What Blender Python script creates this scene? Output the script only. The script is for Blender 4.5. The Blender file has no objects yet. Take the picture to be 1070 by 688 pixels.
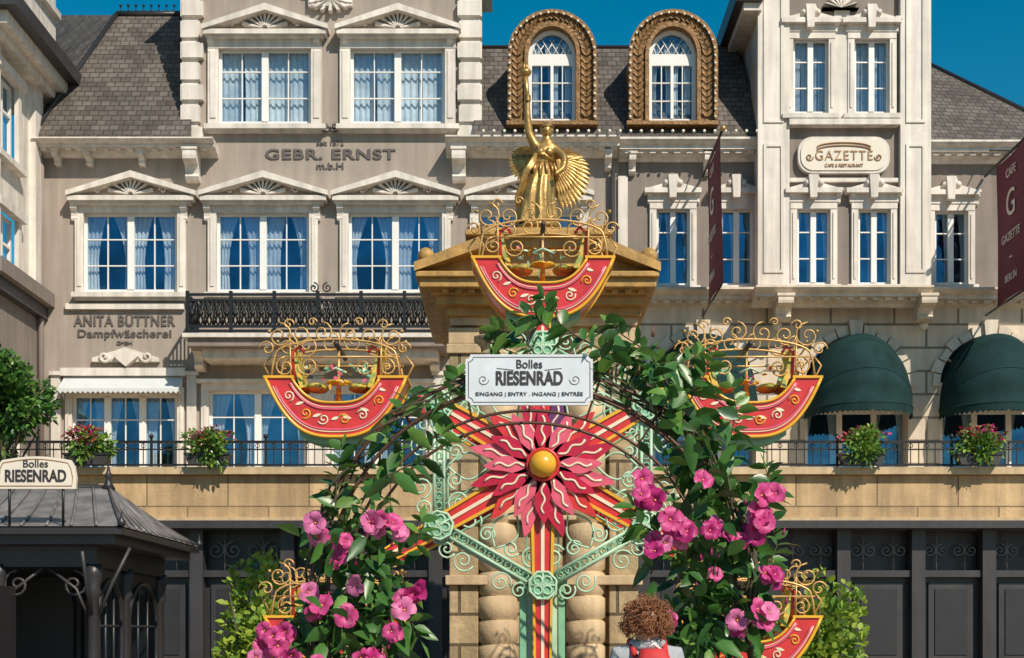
import bpy, math, random, bmesh
from math import sin,cos,pi,radians,sqrt,atan2
from mathutils import Vector, Matrix
random.seed(11)
R=random.random
U=random.uniform
F=1500.; CZ=1.6; HY=660.; CX=535.
def X(x,d): return (x-CX)*d/F
def Z(y,d): return CZ+(HY-y)*d/F
def P(x,y,d): return (X(x,d),d,Z(y,d))
scene=bpy.context.scene
col=scene.collection
# ---------------------------------------------------------------- materials
def mat(name,c,rough=.6,metal=0.,var=.12,vs=3.,bump=0.,bs=40.,streak=0.,brick=None,spec=.5,c2=None,axes='XZ',trans=0.):
    m=bpy.data.materials.new(name); m.use_nodes=True
    nt=m.node_tree; N=nt.nodes; L=nt.links
    p=N['Principled BSDF']; p.inputs['Roughness'].default_value=rough; p.inputs['Metallic'].default_value=metal
    p.inputs['Specular IOR Level'].default_value=spec
    tc=N.new('ShaderNodeTexCoord')
    nz=N.new('ShaderNodeTexNoise'); nz.inputs['Scale'].default_value=vs; nz.inputs['Detail'].default_value=6; nz.inputs['Roughness'].default_value=.65
    L.new(tc.outputs['Object'],nz.inputs['Vector'])
    mr=N.new('ShaderNodeMapRange'); mr.inputs[1].default_value=.3; mr.inputs[2].default_value=.7
    mr.inputs[3].default_value=1-var; mr.inputs[4].default_value=1+var
    L.new(nz.outputs['Fac'],mr.inputs[0])
    fac=mr.outputs[0]
    if streak:
        mp=N.new('ShaderNodeMapping'); mp.inputs['Scale'].default_value=(5,5,.45)
        L.new(tc.outputs['Object'],mp.inputs[0])
        n2=N.new('ShaderNodeTexNoise'); n2.inputs['Scale'].default_value=1.3; n2.inputs['Detail'].default_value=5
        L.new(mp.outputs[0],n2.inputs['Vector'])
        m2=N.new('ShaderNodeMapRange'); m2.inputs[1].default_value=.35; m2.inputs[2].default_value=.65
        m2.inputs[3].default_value=1-streak; m2.inputs[4].default_value=1+streak*.3
        L.new(n2.outputs['Fac'],m2.inputs[0])
        mm=N.new('ShaderNodeMath'); mm.operation='MULTIPLY'; L.new(fac,mm.inputs[0]); L.new(m2.outputs[0],mm.inputs[1]); fac=mm.outputs[0]
    base=None; bfac=None
    if brick:
        bw,bh,mort,v2=brick[:4]
        sx=N.new('ShaderNodeSeparateXYZ'); L.new(tc.outputs['Object'],sx.inputs[0])
        cb=N.new('ShaderNodeCombineXYZ')
        if axes=='XZ':
            L.new(sx.outputs[0],cb.inputs[0]); L.new(sx.outputs[2],cb.inputs[1])
        else:
            L.new(sx.outputs[0],cb.inputs[0]); L.new(sx.outputs[1],cb.inputs[1])
        bt=N.new('ShaderNodeTexBrick'); bt.inputs['Scale'].default_value=1
        bt.inputs['Brick Width'].default_value=bw; bt.inputs['Row Height'].default_value=bh
        bt.inputs['Mortar Size'].default_value=mort; bt.inputs['Mortar Smooth'].default_value=.3
        bt.inputs['Color1'].default_value=(*[a*(1-v2) for a in c],1)
        bt.inputs['Color2'].default_value=(*[a*(1+v2) for a in (c2 or c)],1)
        bt.inputs['Mortar'].default_value=(*[a*brick[4] for a in c],1)
        L.new(cb.outputs[0],bt.inputs['Vector'])
        base=bt.outputs['Color']; bfac=bt.outputs['Fac']
    vm=N.new('ShaderNodeVectorMath'); vm.operation='SCALE'
    if base: L.new(base,vm.inputs[0])
    elif c2 and not brick:
        mx=N.new('ShaderNodeMix'); mx.data_type='RGBA'
        n3=N.new('ShaderNodeTexNoise'); n3.inputs['Scale'].default_value=vs*2.3; L.new(tc.outputs['Object'],n3.inputs['Vector'])
        m3=N.new('ShaderNodeMapRange'); m3.inputs[1].default_value=.42; m3.inputs[2].default_value=.58; L.new(n3.outputs['Fac'],m3.inputs[0])
        L.new(m3.outputs[0],mx.inputs[0]); mx.inputs[6].default_value=(*c,1); mx.inputs[7].default_value=(*c2,1)
        L.new(mx.outputs[2],vm.inputs[0])
    else: vm.inputs[0].default_value=c
    L.new(fac,vm.inputs['Scale']); L.new(vm.outputs[0],p.inputs['Base Color'])
    if bump or bfac:
        bp=N.new('ShaderNodeBump'); bp.inputs['Strength'].default_value=bump or .3; bp.inputs['Distance'].default_value=.02
        nb=N.new('ShaderNodeTexNoise'); nb.inputs['Scale'].default_value=bs; nb.inputs['Detail'].default_value=4
        L.new(tc.outputs['Object'],nb.inputs['Vector']); L.new(nb.outputs['Fac'],bp.inputs['Height'])
        last=bp
        if bfac:
            b2=N.new('ShaderNodeBump'); b2.invert=True; b2.inputs['Strength'].default_value=.8; b2.inputs['Distance'].default_value=.03
            L.new(bfac,b2.inputs['Height']); L.new(bp.outputs[0],b2.inputs['Normal']); last=b2
        L.new(last.outputs[0],p.inputs['Normal'])
    if trans:
        tr=N.new('ShaderNodeBsdfTranslucent'); L.new(vm.outputs[0],tr.inputs[0])
        ms=N.new('ShaderNodeMixShader'); ms.inputs[0].default_value=trans
        L.new(p.outputs[0],ms.inputs[1]); L.new(tr.outputs[0],ms.inputs[2])
        L.new(ms.outputs[0],N['Material Output'].inputs[0])
    return m
def glassmat(name,tint,f):
    m=bpy.data.materials.new(name); m.use_nodes=True; nt=m.node_tree; N=nt.nodes; L=nt.links
    N.remove(N['Principled BSDF'])
    g=N.new('ShaderNodeBsdfGlossy'); g.inputs[0].default_value=(*tint,1); g.inputs[1].default_value=.03
    t=N.new('ShaderNodeBsdfTransparent'); t.inputs[0].default_value=(.80,.90,.97,1)
    ms=N.new('ShaderNodeMixShader')
    tc=N.new('ShaderNodeTexCoord'); nz=N.new('ShaderNodeTexNoise'); nz.inputs['Scale'].default_value=1.7; L.new(tc.outputs['Object'],nz.inputs['Vector'])
    bp=N.new('ShaderNodeBump'); bp.inputs['Strength'].default_value=.25; bp.inputs['Distance'].default_value=.05
    L.new(nz.outputs['Fac'],bp.inputs['Height']); L.new(bp.outputs[0],g.inputs['Normal'])
    n2=N.new('ShaderNodeTexNoise'); n2.inputs['Scale'].default_value=1.1; L.new(tc.outputs['Object'],n2.inputs['Vector'])
    mr=N.new('ShaderNodeMapRange'); mr.inputs[1].default_value=.35; mr.inputs[2].default_value=.65; mr.inputs[3].default_value=f-.12; mr.inputs[4].default_value=f+.12
    L.new(n2.outputs['Fac'],mr.inputs[0]); L.new(mr.outputs[0],ms.inputs[0])
    L.new(t.outputs[0],ms.inputs[1]); L.new(g.outputs[0],ms.inputs[2]); L.new(ms.outputs[0],N['Material Output'].inputs[0])
    return m
M={}
M['taupe']=mat('taupe_stucco',(.345,.290,.245),.85,var=.09,vs=1.5,bump=.25,bs=60,streak=.16)
M['taupe2']=mat('dark_taupe_stucco',(.235,.195,.17),.85,var=.1,vs=1.5,bump=.25,bs=60,streak=.16)
M['trim']=mat('white_stucco_trim',(.70,.64,.57),.6,var=.09,vs=4,bump=.15,bs=50,streak=.22)
M['frame']=mat('white_window_paint',(.78,.76,.73),.4,var=.04)
M['cream']=mat('rusticated_cream_stone',(.64,.54,.42),.8,var=.09,vs=2,bump=.2,bs=50,streak=.16,brick=(1.15,.42,.022,.07,.38))
M['creamp']=mat('cream_stone',(.66,.57,.46),.75,var=.1,vs=2,bump=.2,streak=.18)
M['sand']=mat('sandstone_blocks',(.50,.34,.18),.8,var=.16,vs=2.5,bump=.4,bs=25,streak=.26,brick=(1.3,.9,.012,.16,.45))
M['sandp']=mat('sandstone_plain',(.56,.41,.24),.75,var=.14,vs=3,bump=.3,bs=30,streak=.22)
M['pav']=mat('pavilion_sandstone',(.42,.31,.17),.85,var=.25,vs=4,bump=.9,bs=12,streak=.28,brick=(.62,.36,.02,.2,.3))
M['ochre']=mat('ochre_stone',(.44,.25,.065),.5,var=.22,vs=5,bump=.35,bs=20,streak=.28)
M['slate']=mat('slate_shingles',(.105,.086,.072),.75,var=.3,vs=1.4,bump=.4,bs=30,brick=(.17,.115,.009,.22,.4),c2=(.115,.10,.088),streak=.2)
M['dark']=mat('dark_grey_paint',(.026,.024,.026),.4,var=.15,bump=.05)
M['dark2']=mat('dark_grey_panel',(.042,.038,.040),.45,var=.2,vs=2,streak=.2)
M['iron']=mat('black_iron',(.018,.018,.02),.4,metal=.3)
M['rust']=mat('brown_iron',(.10,.048,.03),.5,metal=.3,var=.25,vs=8)
M['curt']=mat('lace_curtain',(.82,.83,.82),.9,var=.14,vs=10,trans=.2)
M['inter']=mat('dark_interior',(.03,.05,.07),.9)
M['glass']=glassmat('window_glass',(.16,.42,.66),.31)
M['glasst']=glassmat('clear_window_glass',(.3,.5,.65),.2)
M['glassd']=glassmat('dark_glass',(.3,.4,.45),.3)
M['gold']=mat('antique_gold',(.42,.26,.08),.4,metal=.6,var=.25,vs=7,bump=.2,bs=30)
M['bronze']=mat('gilded_bronze',(.44,.27,.09),.40,metal=.65,var=.35,vs=9,bump=.25,bs=25)
M['goldframe']=mat('gilded_frame',(.22,.115,.038),.55,metal=.2,var=.45,vs=12,bump=1.,bs=14)
M['scroll']=mat('gilt_scroll_iron',(.62,.37,.13),.4,metal=.35,var=.3,vs=6)
M['mint']=mat('mint_paint',(.20,.44,.27),.45,var=.18,vs=6)
M['mintl']=mat('pale_mint_paint',(.42,.60,.42),.45,var=.16,vs=6)
M['red']=mat('red_gloss_paint',(.56,.035,.035),.28,var=.22,vs=5)
M['crim']=mat('crimson_paint',(.46,.015,.05),.3,var=.2,vs=9)
M['pinkp']=mat('pink_paint',(.64,.10,.16),.35,var=.2,vs=9)
M['yel']=mat('yellow_paint',(.72,.38,.03),.32,var=.14)
M['creamw']=mat('cream_line_paint',(.76,.62,.46),.5)
M['pur']=mat('purple_paint',(.13,.03,.13),.35)
M['floral']=mat('floral_upholstery',(.72,.46,.06),.6,var=.2,vs=9,c2=(.28,.36,.08))
M['sign']=mat('sign_board_paint',(.62,.66,.70),.45,var=.07,vs=6,streak=.06)
M['signw']=mat('sign_cream_paint',(.70,.63,.53),.5,var=.06)
M['ink']=mat('dark_lettering',(.03,.025,.03),.6)
M['letter']=mat('grey_lettering',(.10,.085,.08),.7)
M['gaz']=mat('bronze_lettering',(.36,.20,.09),.6)
M['maroon']=mat('maroon_banner_cloth',(.15,.020,.040),.8,var=.15,vs=4)
M['awn']=mat('green_awning_cloth',(.012,.036,.036),.85,var=.3,vs=2.5,spec=.15)
M['awnw']=mat('white_awning_cloth',(.58,.60,.60),.8,var=.06)
M['roofm']=mat('grey_metal_roof',(.20,.185,.18),.5,metal=.05,var=.25,vs=4,streak=.35)
M['bulb']=mat('glass_bulb',(.85,.8,.65),.2)
M['cob']=mat('stone_paving',(.30,.26,.22),.8,var=.15,vs=2,bump=.3,brick=(.24,.16,.01,.12,.5),axes='XY')
M['grd']=mat('ground_earth',(.18,.17,.13),.9,var=.2,vs=.5)
M['g1']=mat('leaf_dark',(.030,.095,.022),.34,var=.3,vs=4,trans=.12)
M['g2']=mat('leaf_mid',(.060,.165,.030),.35,var=.3,vs=4,trans=.2)
M['g3']=mat('leaf_light',(.13,.26,.045),.38,var=.25,vs=4,trans=.25)
M['g4']=mat('leaf_lime',(.24,.36,.045),.45,var=.25,vs=4,trans=.3)
M['g5']=mat('leaf_yellowgreen',(.36,.46,.06),.5,var=.2,vs=4,trans=.3)
M['g6']=mat('leaf_reddish',(.17,.06,.035),.5,var=.3,vs=4)
M['stem']=mat('stem_bark',(.07,.06,.03),.8)
M['pk']=mat('petal_pink',(.66,.075,.27),.5,var=.2,vs=14,trans=.3)
M['pk2']=mat('petal_light_pink',(.76,.20,.42),.5,var=.2,vs=14,trans=.3)
M['pk3']=mat('petal_magenta',(.46,.02,.17),.5,var=.2,vs=14,trans=.25)
M['skin']=mat('skin',(.55,.33,.24),.55,var=.05)
M['hair']=mat('auburn_hair',(.27,.11,.045),.45,var=.4,vs=18)
M['jack']=mat('grey_jacket_cloth',(.36,.38,.40),.85,var=.1,vs=10,bump=.3,bs=80)
M['jean']=mat('denim',(.05,.07,.13),.9,var=.15,vs=10)
M['bag']=mat('red_backpack_cloth',(.55,.03,.03),.7,var=.12,vs=8)
M['shoe']=mat('shoe_leather',(.04,.03,.03),.5)
M['white']=mat('cream_piping',(.75,.73,.70),.6)
# ---------------------------------------------------------------- geometry helpers
def empty(name,loc=(0,0,0)):
    e=bpy.data.objects.new(name,None); col.objects.link(e); e.location=loc; e.empty_display_size=.3; return e
def setpar(o,p):
    if p is not None:
        o.parent=p; o.matrix_parent_inverse=Matrix.Translation(-Vector(p.location))
class B:
    def __init__(s): s.v=[]; s.f=[]; s.mi=[]; s.mats=[]; s.sm=[]
    def add(s,vs,fs,m,smooth=False):
        m=M[m] if isinstance(m,str) else m
        if m not in s.mats: s.mats.append(m)
        k=s.mats.index(m); n=len(s.v); s.v.extend([tuple(q) for q in vs])
        for f in fs: s.f.append([i+n for i in f]); s.mi.append(k); s.sm.append(smooth)
    def box(s,x0,x1,y0,y1,z0,z1,m):
        if x0>x1:x0,x1=x1,x0
        if z0>z1:z0,z1=z1,z0
        s.add([(x0,y0,z0),(x1,y0,z0),(x1,y1,z0),(x0,y1,z0),(x0,y0,z1),(x1,y0,z1),(x1,y1,z1),(x0,y1,z1)],
              [(0,1,5,4),(1,2,6,5),(2,3,7,6),(3,0,4,7),(4,5,6,7),(3,2,1,0)],m)
    def pb(s,x0,x1,y0,y1,d,pr,m,back=0.0):
        e=d-pr
        s.box(X(x0,e),X(x1,e),e,d+back,Z(y1,e),Z(y0,e),m)
    def prism(s,pts,y0,y1,m):
        n=len(pts)
        vs=[(a,y0,b) for a,b in pts]+[(a,y1,b) for a,b in pts]
        fs=[list(range(n)),list(range(2*n-1,n-1,-1))]+[(i,(i+1)%n,(i+1)%n+n,i+n) for i in range(n)]
        s.add(vs,fs,m)
    def pprism(s,pts,d,pr,m,back=0.0):
        e=d-pr; s.prism([(X(a,e),Z(b,e)) for a,b in pts],e,d+back,m)
    def strip(s,A,Bp,y0,y1,m):
        n=len(A); vs=[]
        for y in (y0,y1):
            vs+=[(a,y,b) for a,b in A]+[(a,y,b) for a,b in Bp]
        fs=[]
        for i in range(n-1):
            fs.append((i,i+1,n+i+1,n+i)); fs.append((2*n+i,3*n+i,3*n+i+1,2*n+i+1))
            fs.append((i,2*n+i,2*n+i+1,i+1)); fs.append((n+i,n+i+1,3*n+i+1,3*n+i))
        fs.append((0,n,3*n,2*n)); fs.append((n-1,3*n-1,4*n-1,2*n-1))
        s.add(vs,fs,m)
    def ext_x(s,prof,x0,x1,m):
        n=len(prof)
        vs=[(x0,a,b) for a,b in prof]+[(x1,a,b) for a,b in prof]
        fs=[list(range(n)),list(range(2*n-1,n-1,-1))]+[(i,i+n,(i+1)%n+n,(i+1)%n) for i in range(n)]
        s.add(vs,fs,m)
    def tube(s,pts,r,m,n=6,r1=None,closed=False):
        pts=[Vector(p) for p in pts]; k=len(pts)
        if k<2: return
        vs=[]; up=None
        for i,p in enumerate(pts):
            if closed: t=pts[(i+1)%k]-pts[i-1]
            else: t=pts[min(i+1,k-1)]-pts[max(i-1,0)]
            if t.length<1e-9: t=Vector((0,0,1))
            t.normalize()
            if up is None:
                up=Vector((0,1,0)) if abs(t.y)<.9 else Vector((1,0,0))
            a=(up-t*up.dot(t))
            if a.length<1e-6: a=Vector((1,0,0))-t*t.x
            a.normalize(); b=t.cross(a); up=a
            rr=r if r1 is None else r+(r1-r)*i/(k-1)
            for j in range(n):
                q=2*pi*j/n; vs.append(p+a*cos(q)*rr+b*sin(q)*rr)
        fs=[]
        for i in range(k if closed else k-1):
            i2=(i+1)%k
            for j in range(n):
                fs.append((i*n+j,i*n+(j+1)%n,i2*n+(j+1)%n,i2*n+j))
        if not closed:
            fs.append(list(range(n-1,-1,-1))); fs.append([(k-1)*n+j for j in range(n)])
        s.add(vs,fs,m,True)
    def sph(s,c,r,m,nu=12,nv=8,sc=(1,1,1)):
        vs=[];fs=[]
        for i in range(nv+1):
            a=pi*i/nv
            for j in range(nu):
                q=2*pi*j/nu; vs.append((c[0]+r*sc[0]*sin(a)*cos(q),c[1]+r*sc[1]*sin(a)*sin(q),c[2]+r*sc[2]*cos(a)))
        for i in range(nv):
            for j in range(nu): fs.append((i*nu+j,(i+1)*nu+j,(i+1)*nu+(j+1)%nu,i*nu+(j+1)%nu))
        s.add(vs,fs,m,True)
    def lathe(s,c,prof,m,n=20):
        vs=[];fs=[]
        for k,(r,z) in enumerate(prof):
            for j in range(n):
                q=2*pi*j/n; vs.append((c[0]+r*cos(q),c[1]+r*sin(q),c[2]+z))
        for k in range(len(prof)-1):
            for j in range(n): fs.append((k*n+j,k*n+(j+1)%n,(k+1)*n+(j+1)%n,(k+1)*n+j))
        fs.append([j for j in range(n-1,-1,-1)]); fs.append([(len(prof)-1)*n+j for j in range(n)])
        s.add(vs,fs,m,True)
    def quad(s,a,b,c,d,m): s.add([a,b,c,d],[(0,1,2,3)],m)
    def leaf(s,pos,dr,side,L,W,m,droop=.25,fold=.12):
        dr=Vector(dr).normalized(); side=Vector(side); side=side-dr*side.dot(dr)
        if side.length<1e-4: side=dr.orthogonal()
        side.normalize(); up=dr.cross(side)
        if up.z<0: up=-up
        vs=[]
        for t,w in ((0,.08),(.22,.75),(.5,1.),(.78,.6),(1.,.03)):
            c=Vector(pos)+dr*L*t-Vector((0,0,1))*droop*L*t*t
            vs+= [c-side*W*w*.5+up*fold*W*w, c, c+side*W*w*.5+up*fold*W*w]
        fs=[]
        for i in range(4):
            fs+= [(i*3,i*3+1,i*3+4,i*3+3),(i*3+1,i*3+2,i*3+5,i*3+4)]
        s.add(vs,fs,m,True)
    def build(s,name,parent=None):
        me=bpy.data.meshes.new(name); me.from_pydata(s.v,[],s.f)
        for m in s.mats: me.materials.append(m)
        me.polygons.foreach_set('material_index',s.mi); me.polygons.foreach_set('use_smooth',s.sm); me.update()
        o=bpy.data.objects.new(name,me); col.objects.link(o); setpar(o,parent); return o
def text(name,st,x,y,d,h,m,parent,w=None,ext=.01,off=0.0,sp=1.0):
    c=bpy.data.curves.new(name,'FONT'); c.body=st; c.align_x='CENTER'; c.align_y='CENTER'; c.extrude=ext; c.offset=off; c.space_character=sp
    o=bpy.data.objects.new(name,c); col.objects.link(o); c.materials.append(M[m])
    o.rotation_euler=(pi/2,0,0); o.location=P(x,y,d)
    bpy.context.view_layer.update()
    k=d/F; sy=h*k/max(o.dimensions.y,.01); sx=(w*k/max(o.dimensions.x,.01)) if w else sy
    o.scale=(sx,sy,1); setpar(o,parent); return o
def rnd_unit():
    while True:
        v=Vector((U(-1,1),U(-1,1),U(-1,1)))
        if .05<v.length<1: return v.normalized()
def spiral(c,r,a0,turns,dr,y,n=18,end=.12):
    return [(c[0]+r*(1-(1-end)*t/n)*cos(a0+dr*2*pi*turns*t/n),y,c[1]+r*(1-(1-end)*t/n)*sin(a0+dr*2*pi*turns*t/n)) for t in range(n+1)]
def sscroll(b,p0,p1,y,r,m,rad,flip=1,n=14):
    p0=Vector((p0[0],p0[1]));p1=Vector((p1[0],p1[1])); t=(p1-p0); t.normalize(); nn=Vector((-t.y,t.x))*flip
    a=atan2(t.y,t.x)
    c0=p0+nn*r; c1=p1-nn*r
    s0=[]
    for i in range(n+1):
        q=1-i/n; ang=-pi/2*flip-flip*q*2*pi*1.1
        rr=r*(1-.8*q); s0.append((c0.x+rr*cos(a+ang),y,c0.y+rr*sin(a+ang)))
    s1=[]
    for i in range(n+1):
        q=i/n; ang=pi/2*flip-flip*q*2*pi*1.1
        rr=r*(1-.8*q); s1.append((c1.x+rr*cos(a+ang),y,c1.y+rr*sin(a+ang)))
    b.tube(s0+s1,rad,m,5)
# ---------------------------------------------------------------- facade helpers
def wall(b,m,x0,x1,y0,y1,d,holes=(),rev=.25,mr=None):
    xs=sorted(set([x0,x1]+[h[0] for h in holes]+[h[1] for h in holes])); ys=sorted(set([y0,y1]+[h[2] for h in holes]+[h[3] for h in holes]))
    for i in range(len(xs)-1):
        for j in range(len(ys)-1):
            cx=(xs[i]+xs[i+1])/2; cy=(ys[j]+ys[j+1])/2
            if any(h[0]<cx<h[1] and h[2]<cy<h[3] for h in holes): continue
            b.quad(P(xs[i],ys[j+1],d),P(xs[i+1],ys[j+1],d),P(xs[i+1],ys[j],d),P(xs[i],ys[j],d),m)
    for h in holes:
        a,c,e,f=X(h[0],d),X(h[1],d),Z(h[3],d),Z(h[2],d)
        for q in (((a,d,e),(a,d,f),(a,d+rev,f),(a,d+rev,e)),((c,d,e),(c,d,f),(c,d+rev,f),(c,d+rev,e)),
                  ((a,d,e),(c,d,e),(c,d+rev,e),(a,d+rev,e)),((a,d,f),(c,d,f),(c,d+rev,f),(a,d+rev,f))):
            b.quad(*q,mr or m)
def curtain(b,xa,xb,z0,z1,y,style):
    n=14
    def panel(xl,xr,inner_right,tie):
        vs=[];fs=[];rows=7; ph=U(0,6)
        for r in range(rows+1):
            t=r/rows; z=z1-(z1-z0)*t
            k=1-tie*(.25+.75*sin(min(t/.62,1)*pi/2)) if t<.62 else 1-tie+ (t-.62)*.25*tie
            for i in range(n+1):
                u=i/n
                x=xl+(xr-xl)*k*u if inner_right else xr-(xr-xl)*k*(1-u)
                vs.append((x,y+.025*sin(u*22+ph)+.01*sin(u*41),z))
        for r in range(rows):
            for i in range(n): fs.append((r*(n+1)+i,r*(n+1)+i+1,(r+1)*(n+1)+i+1,(r+1)*(n+1)+i))
        b.add(vs,fs,'curt',True)
    mid=(xa+xb)/2
    if style==0:
        panel(xa,mid,True,U(.3,.75)); panel(mid,xb,False,U(.3,.75))
    elif style==1:
        panel(xa,mid,True,U(.03,.12)); panel(mid,xb,False,U(.03,.12))
    else:
        panel(xa,mid,True,.75); panel(mid,xb,False,.55)
class Fac:
    def __init__(s,name,loc):
        s.e=empty(name,loc); s.w=B(); s.t=B(); s.fr=B(); s.g=B(); s.c=B(); s.i=B(); s.r=B(); s.o=B()
    def done(s):
        for b,n in ((s.w,'walls'),(s.t,'stucco_trim'),(s.fr,'window_frames'),(s.g,'window_glass'),(s.c,'curtains'),(s.i,'room_interiors'),(s.r,'roof'),(s.o,'ironwork')):
            if b.f: b.build(n,s.e)
def window(fc,x0,x1,y0,y1,d,cas=2,rows=(.33,.66),vm=True,style=0,ft=3.2,gl='glass',fm='frame',cur=True):
    k=d/F; a,c,e,f=X(x0,d),X(x1,d),Z(y1,d),Z(y0,d); t=ft*k
    yf=d+.07
    b=fc.fr
    b.box(a,c,yf,yf+.06,f-t,f,fm); b.box(a,c,yf,yf+.06,e,e+t,fm)
    b.box(a,a+t,yf+.002,yf+.062,e+t,f-t,fm); b.box(c-t,c,yf+.002,yf+.062,e+t,f-t,fm)
    w=(c-a)/cas
    for i in range(cas):
        xa=a+w*i; xb=xa+w
        if i>0: b.box(xa-t*1.1,xa+t*1.1,yf-.02,yf+.058,e+t,f-t,fm)
        if vm: b.box((xa+xb)/2-.010,(xa+xb)/2+.010,yf+.01,yf+.05,e+t,f-t,fm)
        if cur: curtain(fc.c,xa+.02,xb-.02,e,f,d+.21,style)
    for r in rows:
        zz=f-(f-e)*r
        b.box(a+t,c-t,yf+.013,yf+.047,zz-.010,zz+.010,fm)
    fc.g.quad((a,yf+.045,e),(c,yf+.045,e),(c,yf+.045,f),(a,yf+.045,f),gl)
    g=fc.i; y0_,y1_=d+.25,d+1.0
    g.quad((a,y1_,e),(c,y1_,e),(c,y1_,f),(a,y1_,f),'inter')
    for xx in (a,c): g.quad((xx,y0_,e),(xx,y1_,e),(xx,y1_,f),(xx,y0_,f),'inter')
    for zz in (e,f): g.quad((a,y0_,zz),(c,y0_,zz),(c,y1_,zz),(a,y1_,zz),'inter')
def cornice(b,x0,x1,y0,y1,d,pr,m='trim',dent=True):
    e=d-pr; zt=Z(y0,e); zb=Z(y1,d); h=zt-zb
    pf=[(0,0),(1,0),(1,.12),(.93,.14),(.9,.22),(.8,.32),(.72,.36),(.72,.56),(.42,.59),(.40,.72),(.2,.82),(.14,.92),(.1,1),(0,1)]
    b.ext_x([(d-pr*p,zt-h*q) for p,q in pf],X(x0,e),X(x1,e),m)
    if dent:
        n=int((X(x1,e)-X(x0,e))/.22)
        for i in range(n):
            xx=X(x0,e)+.1+.22*i; b.box(xx,xx+.11,d-pr*.62,d-.05,zt-h*.74,zt-h*.585,m)
def bracket(b,x,w,y0,y1,d,pr,m='trim'):
    xa=X(x-w/2,d); xb=X(x+w/2,d); zt=Z(y0,d); zb=Z(y1,d); h=zt-zb
    pf=[(0,0),(1,0),(1,.2),(.97,.33),(.8,.42),(.6,.45),(.48,.6),(.42,.75),(.5,.86),(.4,.97),(.2,1),(0,1)]
    b.ext_x([(d-pr*p,zt-h*q) for p,q in pf],xa,xb,m)
    b.box(xa-.02,xb+.02,d-pr-.02,d,zt,zt+.05,m)
def pediment(b,cx,hw,yt,yb,d,fan=True):
    b.pb(cx-hw,cx+hw,yb-8,yb-3,d,.26,'trim'); b.pb(cx-hw+3,cx+hw-3,yb-3,yb+1,d,.19,'trim')
    b.pprism([(cx-hw-2,yb-8.2),(cx-hw-2,yb-13),(cx,yt),(cx,yt+7)],d,.30,'trim')
    b.pprism([(cx+hw+2,yb-8.2),(cx+hw+2,yb-13),(cx,yt),(cx,yt+7)],d,.298,'trim')
    b.pprism([(cx-hw+4,yb-8),(cx,yt+5),(cx+hw-4,yb-8)],d,.06,'taupe')
    if fan:
        for i in range(9):
            a=radians(12+156*i/8); L=min(24,(yb-yt-17)/max(.25,sin(a)))
            L=min(L,30); c,s_=cos(a),sin(a); w=1.7
            b.pprism([(cx+c*3-s_*.5,yb-9-s_*3-c*.5),(cx+c*L-s_*w,yb-9-s_*L-c*w),(cx+c*L+s_*w,yb-9-s_*L+c*w),(cx+c*3+s_*.5,yb-9-s_*3+c*.5)],d,.15,'trim')
        for sg in (-1,1):
            e=d-.1; b.tube(spiral((X(cx+sg*34,e),Z(yb-13,e)),.07,0 if sg<0 else pi,1.2,-sg,e,12),.022,'trim',5)
    for sx in (-1,1):
        bracket(b,cx+sx*(hw-9),7,yb+2,yb+20,d,.16)
def surround(b,x0,x1,y0,y1,d,w=9,top=True,sill=True,pr=.07,m='trim'):
    b.pb(x0-w,x0,y0,y1,d,pr,m); b.pb(x1,x1+w,y0,y1,d,pr,m)
    b.pb(x0-w+2.5,x0-2.5,y0+4,y1-6,d,pr+.02,m); b.pb(x1+2.5,x1+w-2.5,y0+4,y1-6,d,pr+.02,m)
    if top: b.pb(x0-w,x1+w,y0-w,y0,d,pr+.012,m)
    if sill:
        b.pb(x0-w-4,x1+w+4,y1,y1+5,d,.2,m); b.pb(x0-w,x1+w,y1+5,y1+9,d,.11,m)
def bulbs(b,pts,r=.035):
    for p in pts: b.sph(p,r,'bulb',6,4)
# ================================================================= GROUND
g=B(); g.quad((-300,-200,0),(300,-200,0),(300,400,0),(-300,400,0),'grd'); g.build('ground')
g=B(); g.quad((-20,-6,.004),(20,-6,.004),(20,23.2,.004),(-20,23.2,.004),'cob'); g.build('plaza_paving')
# ================================================================= GREY TOWNHOUSE
D=26.
t=Fac('grey_townhouse',(-3.3,D,0))
wins2=[(87,185,222,305),(226,323,222,305),(364,462,222,305),(500,606,222,305)]
winT=[(218,320,408,500),(345,445,408,500),(75,185,412,500)]
wall(t.w,'taupe',43,646,150,520,D,wins2+winT,mr='trim')
for i,w_ in enumerate(wins2):
    window(t,*w_,D,2,style=0)
    surround(t.t,*w_,D,w=9,top=False)
    cx=(w_[0]+w_[1])/2
    t.t.pb(cx-60,cx+60,212,222,D,.06,'trim')
    pediment(t.t,cx,66,178,212,D)
for w_ in winT: window(t,*w_,D,3 if w_[0]==75 else 2,style=0,rows=(.3,))
surround(t.t,218,320,408,500,D,w=8,sill=False); surround(t.t,345,445,408,500,D,w=8,sill=False); surround(t.t,75,185,412,500,D,w=7,sill=False)
t.t.pb(205,455,396,400,D,.16,'trim')
cornice(t.t,32,222,143,166,D,.55); cornice(t.t,465,648,141,166,D,.55)
for x in (203,480): bracket(t.t,x,14,164,192,D,.42)
for x in (62,95,150): bracket(t.t,x,6,163,175,D,.3)
for x in (635,560): bracket(t.t,x,7,165,180,D,.3)
DB=D
wallT=[(228,325,50,129),(366,465,50,129)]
wall(t.w,'taupe',190,500,-70,150,DB,wallT,mr='trim')
for xx in (190,500):
    xw=X(xx,DB); t.w.quad((xw,DB,Z(150,DB)),(xw,DB+3,Z(150,DB)),(xw,DB+3,Z(-70,DB)),(xw,DB,Z(-70,DB)),'taupe')
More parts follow.
